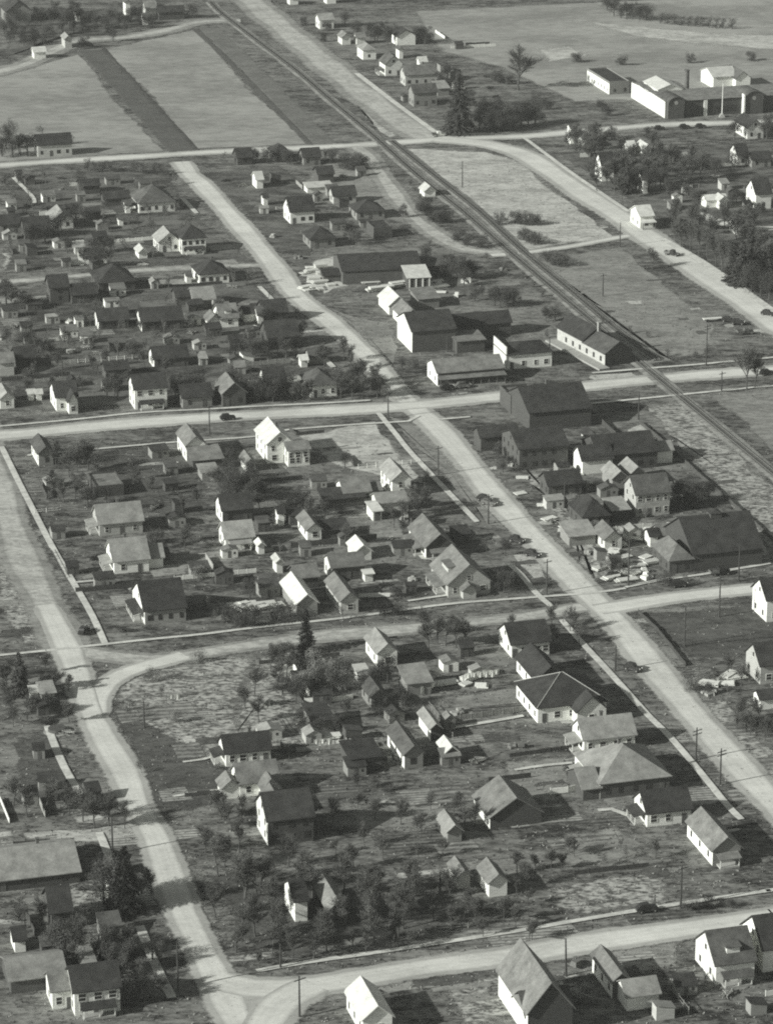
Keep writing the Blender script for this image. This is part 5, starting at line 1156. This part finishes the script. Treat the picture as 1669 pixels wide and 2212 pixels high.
TR('m', [(900, 450), (885, 400), (895, 415), (905, 430), (1130, 600), (1150, 620), (1170, 640), (1230, 655), (1250, 670), (1265, 680), (1290, 690), (1300, 700), (1320, 705), (1360, 720), (1400, 730), (1440, 770), (1500, 775), (1180, 730), (1050, 560)], 2.6)
TR('b', [(1612, 842, 15), (1628, 838, 13), (1650, 700, 9)], 12)
TR('d', [(1465, 1090, 7), (1480, 1093, 7), (1500, 1094, 7), (1515, 1088, 6), (1530, 1080, 6), (1452, 1098, 6), (1395, 1130, 5), (1322, 1240, 5), (1338, 1243, 5), (1300, 1240, 4), (1400, 1258, 4), (1416, 1265, 4), (1440, 1266, 4), (1475, 1268, 4), (1322, 1325, 3), (1085, 1020, 4), (1100, 1012, 4), (1075, 990, 4), (1070, 975, 4)], 7)
TR('b', [(120, 1010, 9), (150, 1030, 9), (168, 1020, 9), (190, 1015, 10), (210, 1030, 8), (140, 1085, 7), (250, 1040, 8), (285, 1060, 8), (330, 1075, 7), (110, 1060, 7), (400, 1190, 7), (412, 1170, 6), (340, 1185, 6), (395, 1110, 6), (430, 1100, 7)], 8)
TR('d', [(478, 1062), (495, 1068), (512, 1075), (530, 1082), (545, 1090), (560, 1080, 6), (490, 1090, 7), (505, 1040, 7), (545, 1050, 7), (520, 1105, 6), (640, 1112, 7), (655, 1100, 6), (620, 1118, 6), (690, 1150, 4), (205, 1075, 6), (170, 1065, 6), (190, 1095, 6), (105, 1085, 5), (230, 1085, 5), (325, 1175, 4)], 8)
TR('b', [(700, 1120, 6), (745, 1180, 7), (590, 1150, 6), (665, 1120, 7), (850, 1140, 7), (870, 1160, 6), (905, 1118, 8), (890, 1100, 8), (920, 1105, 8), (872, 1130, 7)], 7)
TR('d', [(902, 1112, 6), (1072, 1277), (1088, 1280), (1103, 1280), (1118, 1276), (1050, 1190, 5), (1090, 1200, 5), (350, 1345, 5), (465, 1345, 5), (440, 1320, 5), (425, 1335, 5), (540, 1295, 6), (550, 1345, 5), (605, 1200, 4), (745, 1010, 5), (540, 1000, 5)], 6)
TR('b', [(930, 1378), (945, 1392), (962, 1396), (985, 1400), (1005, 1398), (925, 1400, 7), (742, 1340, 5), (1190, 1360, 7), (1230, 1365, 7), (1250, 1392, 6), (1215, 1345, 5), (1110, 1360, 5), (1150, 1400, 6)], 9)
TR('p', [(660, 1460), (675, 1475), (690, 1462), (700, 1480), (715, 1470), (655, 1490), (730, 1490), (680, 1445), (705, 1445), (820, 1530, 3), (845, 1560, 3), (1490, 1490, 3), (1520, 1470, 3), (1270, 1100, 3), (1290, 1150, 3), (1240, 1090, 3), (1260, 1060, 3), (430, 1250, 3), (410, 1240, 3), (460, 1040, 4), (180, 990, 5), (165, 1000, 5), (920, 1040, 3), (300, 1440, 3), (330, 1470, 3), (430, 1430, 3), (380, 1560, 3)], 4.5)
TR('b', [(620, 1465, 8), (600, 1480, 8), (585, 1450, 8), (640, 1520, 7), (720, 1500, 7), (750, 1480, 7), (770, 1500, 7), (610, 1440, 7), (550, 1500, 7), (530, 1530, 7), (700, 1560, 6), (560, 1560, 7)], 8)
TR('d', [(775, 1470, 6), (790, 1478, 7), (805, 1492, 7), (820, 1530, 5), (645, 1505, 6), (660, 1585, 6), (690, 1590, 5), (730, 1585, 5), (610, 1500, 5), (600, 1430, 5), (628, 1420, 4), (820, 1545, 6)], 6)
TR('b', [(30, 1460, 6), (60, 1475, 6), (100, 1455, 6), (20, 1520, 7), (110, 1540, 6), (60, 1560, 7), (30, 1570, 6), (150, 1560, 6), (100, 1750, 8), (60, 1765, 8), (150, 1760, 8), (180, 1775, 9), (205, 1790, 9), (235, 1785, 8), (330, 1790, 8), (345, 1800, 8), (30, 1740, 8), (270, 1790, 7)], 7)
TR('d', [(15, 1490, 7), (70, 1500, 6), (25, 1545, 6), (70, 1535, 5), (100, 1500, 5)], 7)
TR('d', [(225, 1955, 8), (240, 1950, 10), (290, 1965, 9), (262, 1948, 10), (55, 2005, 7), (90, 2000, 7), (130, 2010, 6), (110, 2060, 8), (130, 2075, 8), (150, 2060, 9), (175, 2070, 9), (195, 2080, 8), (215, 2070, 8), (240, 2060, 7), (180, 2110, 7), (210, 2110, 7), (160, 2100, 7), (330, 2075, 6), (345, 2090, 6), (290, 2100, 6), (300, 2150, 8), (320, 2160, 8), (345, 2165, 7), (275, 2170, 7), (60, 1880, 5), (40, 1990, 6)], 8)
TR('b', [(265, 2110, 7), (250, 2130, 7), (280, 2060, 7), (330, 1930, 7), (345, 1900, 6)], 7)
rnd = random.Random(12)
for (x0, y0, x1, y1, n, h0, h1) in ((0, 380, 400, 570, 16, 4, 7), (0, 620, 400, 860, 24, 4, 8), (430, 600, 640, 860, 8, 5, 8), (1180, 330, 1500, 440, 14, 8, 12), (1400, 480, 1669, 600, 14, 8, 12), (430, 1870, 720, 2060, 18, 7, 11), (720, 1900, 950, 2050, 15, 7, 11), (950, 1960, 1150, 2020, 7, 5, 8), (440, 1770, 540, 1900, 7, 6, 9), (700, 1760, 1010, 1880, 16, 4, 7), (760, 1690, 1010, 1750, 7, 3, 5), (470, 2030, 700, 2075, 7, 6, 9), (960, 2020, 1150, 2035, 3, 4, 6), (1190, 1830, 1420, 1880, 7, 3, 5), (250, 1500, 480, 1700, 7, 3, 5), (1060, 1880, 1160, 1960, 5, 4, 7)):
    for k in range(n): TREES.append((rnd.choice('bbbbbbbbbd') if h1 > 6 else 'b', rnd.uniform(x0, x1), rnd.uniform(y0, y1), rnd.uniform(h0, h1)))
TR('d', [(930, 2080, 4), (760, 2050, 5), (790, 2060, 5), (820, 2055, 5), (850, 2040, 6), (880, 2050, 5), (600, 2085, 4), (560, 2090, 4), (950, 1930, 7), (970, 1940, 6)], 5)
TR('b', [(1190, 1880, 6), (1240, 1850, 5), (1590, 1560, 7), (1620, 1590, 7), (1650, 1600, 7), (1600, 1480, 6), (1570, 1460, 6), (1640, 1560, 7)], 6)
TR('d', [(1590, 1575, 5), (1610, 1580, 5), (1630, 1585, 5), (1650, 1590, 5), (1570, 1500, 3), (1545, 1480, 3), (1530, 1500, 3), (1500, 2130, 3), (1520, 2128, 3), (1250, 2140, 3)], 5)

FRONT = [r for r in REFS]
ART = lambda s: s if s.split()[0] in ('the', 'left', 'right') else 'the ' + s
SHORT = {}
for (x, y, w_, wh_, lab, root, P0, rz, d_) in REFS:
    wds = lab.split(); SHORT[lab] = lab
def near_ref(P, x, y, most=10):
    best = None
    for (hx, hy, w_, wh_, lab, root, H0, rz, d_) in REFS:
        if len(lab.split()) > most: continue
        c = H0 + Vector((math.cos(rz), math.sin(rz), 0)) * w_ / 2 + Vector((-math.sin(rz), math.cos(rz), 0)) * d_ / 2
        dd = (P - c).length
        if best is None or dd < best[0]: best = (dd, lab, c, w_, d_, rz)
    dd, lab, c, w_, d_, rz = best; v = P - c; e = v.dot(Vector((math.cos(rz), math.sin(rz), 0))) / (w_ / 2 + 3); n = v.dot(Vector((-math.sin(rz), math.cos(rz), 0))) / (d_ / 2 + 3)
    rel = ('right of' if e > 0 else 'left of') if abs(e) > abs(n) else ('behind' if n > 0 else 'before')
    return lab, rel, dd
def inside_house(P):
    for (hx, hy, w_, wh_, lab, root, H0, rz, d_) in REFS:
        v = P - H0; e = v.dot(Vector((math.cos(rz), math.sin(rz), 0))); n = v.dot(Vector((-math.sin(rz), math.cos(rz), 0)))
        if -.8 < e < w_ + .8 and -.8 < n < d_ + .8: return True
    return False
PEND = []
rnd = random.Random(99)
def on_road(P, extra=0.0):
    for (Q, hw) in ROADP:
        for q in Q:
            if abs(q.x - P.x) < hw + 2 and abs(q.y - P.y) < hw + 2 and (q.x - P.x) ** 2 + (q.y - P.y) ** 2 < (hw + extra) ** 2: return True
    return False
for kind, x, y, h in TREES:
    P = G(x, y)
    if kind == 'd' and rnd.random() < ((.6 if y > 1800 else .35) if y > 900 else (0 if x > 940 or y < 130 else .25)): kind = 'b'
    if on_road(P): continue
    if inside_house(P):
        P = P + EV * 5
        if inside_house(P):
            P = P - EV * 10
            if inside_house(P): continue
    lab, rel, dd = near_ref(P, x, y); PEND.append([kind, P, h, lab, rel, dd])
# the 295 bare trees that show largest stay single things; the small rest is one mass of thin trees
bare = sorted([p for p in PEND if p[0] in 'bt'], key=lambda p: -p[2] / p[1].length)
REST = bare[295:]; rid = set(id(p) for p in REST); PEND = [p for p in PEND if id(p) not in rid]
# wording: one label per tree, told apart by kind, place by a building and rank within that place
from collections import defaultdict
ORD = ['first', 'second', 'third', 'fourth', 'fifth', 'sixth', 'seventh', 'eighth', 'ninth', 'tenth', 'eleventh', 'twelfth', 'thirteenth', 'fourteenth', 'fifteenth', 'sixteenth', 'seventeenth', 'eighteenth', 'nineteenth', 'twentieth', 'twenty-first', 'twenty-second', 'twenty-third', 'twenty-fourth', 'twenty-fifth', 'twenty-sixth', 'twenty-seventh', 'twenty-eighth', 'twenty-ninth', 'thirtieth']
def word_items(items):
    """items: [kind words, x, x, ref, rel] with the ground point second; returns one telling label each"""
    for stage in (0, 1):
        GR = defaultdict(list)
        for i, p in enumerate(items): GR[(p[0], p[4], p[3])].append(i)
        if stage == 0:
            for key, idx in GR.items():
                if len(idx) > 2 and len(key[2].split()) > 8:
                    for i in idx:
                        l_, r_, _ = near_ref(items[i][1], 0, 0, 8); items[i][3] = l_; items[i][4] = r_
    out = {}
    for key, idx in GR.items():
        idx.sort(key=lambda i: proj(items[i][1])[0]); kn, rel, lab = key
        ref = lab if lab.split()[0] == 'the' else 'the ' + lab
        for k, i in enumerate(idx):
            if len(idx) == 1: L_ = '%s %s %s' % (kn, rel, ref)
            elif len(idx) == 2: L_ = '%s %s %s %s' % (['left', 'right'][k], kn, rel, ref)
            else: L_ = '%s %s from left %s %s' % (ORD[k] if k < len(ORD) else 'rightmost', kn, rel, ref)
            out[i] = L_
    return out
LABEL = word_items([[KIND[p[0]][1], p[1], None, p[3], p[4]] for p in PEND])
SRC = {}
for i, (kind, P, h, lab, rel, dd) in enumerate(PEND):
    name, kn, cat = KIND[kind]; nv = len(VAR[kind]); v = rnd.randrange(nv); base = 12.0 if kind == 'c' else 10.0
    s = h / base; wf = rnd.uniform(.85, 1.2); 
    if kind == 't': wf = 1.25
    sc = (s * wf, s * wf, s); rz = rnd.uniform(0, 6.28); grp = {'tree': 'trees scattered through the town', 'shrub': 'dark shrubs', 'bush': 'pale dry bushes'}[cat]
    key = (kind, v)
    if key not in SRC:
        t = thing(name, LABEL[i], cat, P, rz, grp, sc); tm, cm = VAR[kind][v]
        for nm, me in (('trunk', tm), ('crown', cm)): o = bpy.data.objects.new(nm, me); COL.objects.link(o); o.parent = t
        SRC[key] = t
    else: dup(SRC[key], P, rz, LABEL[i], grp, sc)
if REST:
    tm, cm = bare_tree(50, 10, .95, 1)
    b = MB(); b2 = MB()
    for (kind, P, h, lab, rel, dd) in REST:
        s = h / 10; an = rnd.uniform(0, 6.28); M = Matrix.Translation(P) @ Matrix.Rotation(an, 4, 'Z') @ Matrix.Scale(s, 4)
        for me, B_ in ((tm, b), (cm, b)):
            i0 = len(B_.v); B_.v += [tuple(M @ v.co) for v in me.vertices]; B_.f += [tuple(i0 + k for k in p.vertices) for p in me.polygons]
    o = b.obj('thin_bare_trees', M_twig, None, False); o['kind'] = 'stuff'; o['label'] = 'small thin bare trees scattered in the far yards'; o['category'] = 'trees'
t = thing('conifer_tree', 'giant dark fir towering beside the highway end', 'tree', G(990, 288), 0)
for nm, me in zip(('trunk', 'crown'), BIGFIR): o = bpy.data.objects.new(nm, me); COL.objects.link(o); o.parent = t

# ------------------------------------------------------------------ backyard sheds, fences, wood heaps
rs = random.Random(404); ITEMS = []; TAKEN = []
def free(P, r):
    if inside_house(P) or inside_house(P + EV * r) or inside_house(P - EV * r * .3) or inside_house(P + NV * r) or on_road(P, r) or on_road(P + EV * r, 1): return False
    for q in TAKEN:
        if (q - P).length < r + 2.5: return False
    return True
ZONES = [((0, 385, 390, 590), 22), ((0, 615, 560, 855), 30), ((480, 380, 780, 560), 10), ((30, 985, 1000, 1300), 24), ((560, 1400, 1150, 1700), 12), ((1150, 960, 1380, 1240), 8), ((1200, 330, 1660, 480), 10), ((20, 1450, 200, 1780), 5), ((40, 1890, 260, 2080), 5), ((800, 60, 1080, 250), 6), ((950, 2150, 1660, 2205), 3)]
SHEDK = [('dark shed', 'k', 'd'), ('dark shed', 'k', 'd'), ('dark shed', 'd', 'm'), ('dark shed', 'k', 'm'), ('grey shed', 'd', 'm'), ('dark shed', 'd', 'd'), ('grey shed', 'm', 'm'), ('pale shed', 'l', 'g'), ('white shed', 'm', 'w'), ('dark shed', 'k', 'm')]
for (z, n) in ZONES:
    tries = 0
    while n and tries < 400:
        tries += 1; P = G(rs.uniform(z[0], z[2]), rs.uniform(z[1], z[3]))
        if not free(P, 4.5): continue
        TAKEN.append(P.copy()); n -= 1; ITEMS.append(('shed', rs.choice(SHEDK), P))
for (z, n) in ZONES:
    n = max(2, n // 2); tries = 0
    while n and tries < 400:
        tries += 1; P = G(rs.uniform(z[0], z[2]), rs.uniform(z[1], z[3])); D = EV if rs.random() < .75 else NV; L1 = rs.uniform(6, 22)
        if any(inside_house(P + D * (L1 * q / 10)) or on_road(P + D * (L1 * q / 10), 1) for q in range(11)): continue
        TAKEN.append(P.copy()); n -= 1; ITEMS.append(('fence', rs.choice([('grey fence', 'g'), ('dark fence', 'd'), ('dark fence', 'd'), ('white fence', 'w')]) + (D, L1), P))
for (z, n) in ZONES:
    n = max(2, n // 2); tries = 0
    while n and tries < 400:
        tries += 1; P = G(rs.uniform(z[0], z[2]), rs.uniform(z[1], z[3]))
        if not free(P, 2): continue
        TAKEN.append(P.copy()); n -= 1; ITEMS.append(('heap', rs.choice([('scrap heap', 0), ('wood heap', 1), ('wood heap', 2)]), P))
for (z, n) in [((655, 572, 722, 628), 12), ((795, 600, 955, 632), 12), ((1120, 985, 1300, 1180), 10), ((1290, 1110, 1450, 1262), 16), ((495, 1298, 600, 1318), 5), ((1520, 1440, 1600, 1520), 5), ((960, 1465, 1060, 1485), 3), ((640, 1590, 830, 1625), 6)]:
    tries = 0
    while n and tries < 300:
        tries += 1; P = G(rs.uniform(z[0], z[2]), rs.uniform(z[1], z[3]))
        if inside_house(P) or on_road(P): continue
        n -= 1; ITEMS.append(('planks', ('plank heap', 0), P))
LB = word_items([[it[1][0], it[2], None] + list(near_ref(it[2], 0, 0, 10)[:2]) for it in ITEMS])
for i, (what, k, P) in enumerate(ITEMS):
    if what == 'shed':
        root = thing('shed', LB[i], 'shed', P, ROT + R(rs.choice([0, 0, 0, 90, -6, 5]))); w_, d_, h_ = rs.uniform(2.2, 5), rs.uniform(2.2, 4), rs.uniform(1.9, 2.6)
        volume(root, w_, d_, h_, rs.uniform(.5, 1.1), rs.choice(['side', 'front', 'shed', 'shed']), ROOF[k[1]], WALL[k[2]], oh=.2, th=.08)
        MB().box(w_ * .35, -.04, 0, w_ * .35 + .8, .05, min(1.8, h_ - .2)).obj('door', M_door, root)
        if w_ > 3.6: MB().box(w_ * .72, -.03, .9, w_ * .72 + .5, .05, 1.5).obj('window', M_glass, root)
    elif what == 'fence':
        D, L1 = k[2], k[3]; p0 = proj(P); p1 = proj(P + D * L1); m_ = {'g': M_fg, 'd': M_fd, 'w': M_fw}[k[1]]
        fence([p0, p1], rs.uniform(.9, 1.6), LB[i], m_, True, rs.random() < .7)
    elif what == 'planks': planks(proj(P), rs.randint(1, 3), rs.uniform(2, 5), LB[i], rs.uniform(-40, 40))
    elif k[1] == 0: barrel_heap(proj(P), LB[i], rs.randint(5, 11))
    else:
        b = MB(); r2 = random.Random(i)
        for j in range(26):
            x0, y0, z0 = r2.uniform(-1.2, 1.2), r2.uniform(-.7, .7), .12 + r2.random() * .7; a_ = r2.uniform(-.5, .5) + (1.2 if r2.random() < .15 else 0)
            dv = Vector((math.cos(a_), math.sin(a_), r2.uniform(-.15, .15))) * r2.uniform(.5, 1.2); c0 = Vector((x0, y0, z0)); b.tube(c0 - dv, c0 + dv, .09, .07, 5)
        o = b.obj('wood_heap', M_pole if k[1] == 1 else M_fg); o.location = P; o.rotation_euler = (0, 0, ROT + r2.uniform(-1, 1)); o['label'] = LB[i]; o['category'] = 'wood heap'

# ------------------------------------------------------------------ haze (even thin air round the whole place)
hz = MB(); hz.box(-905, -305, -1.0, 905, 2605, 300.0); ho = hz.obj('haze', bpy.data.materials.new('haze')); ho['kind'] = 'stuff'
hm = ho.data.materials[0]; hm.use_nodes = True; hn = hm.node_tree; hn.nodes.clear()
pv = hn.nodes.new('ShaderNodeVolumePrincipled'); pv.inputs['Color'].default_value = (.93, .95, .90, 1); pv.inputs['Density'].default_value = HAZE; pv.inputs['Anisotropy'].default_value = 0.0
om = hn.nodes.new('ShaderNodeOutputMaterial'); hn.links.new(pv.outputs[0], om.inputs['Volume'])

# ------------------------------------------------------------------ weeds and rough grass (uncountable)
def weeds(name, m, n, seed, smin, smax, boxes):
    r = random.Random(seed); b = MB()
    for k in range(n):
        x0, y0, x1, y1 = r.choice(boxes); P = G(r.uniform(x0, x1), r.uniform(y0, y1)); s = r.uniform(smin, smax)
        for j in range(3):
            a = r.uniform(0, 6.28); d = Vector((math.cos(a), math.sin(a), 0)) * s * .5; q = P + Vector((r.uniform(-.3, .3), r.uniform(-.3, .3), 0)); lean = Vector((r.uniform(-.3, .3), r.uniform(-.3, .3), s * r.uniform(.5, .9)))
            b.quad(q - d, q + d, q + d * .5 + lean, q - d * .5 + lean)
    o = b.obj(name, m, None, False); o['kind'] = 'stuff'; o['label'] = 'low weeds and rough grass over lots and verges'; o['category'] = 'grass'
allb = [(0, 350, 1669, 860), (0, 950, 1669, 1400), (0, 1400, 1669, 2212), (0, 1400, 1669, 2212)]
weeds('weeds', mat('weed_dark', 0.09, 0.3, 2), 12000, 4, .12, .35, allb)
weeds('dry_grass_tufts', mat('weed_pale', 0.26, 0.3, 2), 9000, 5, .12, .3, allb)
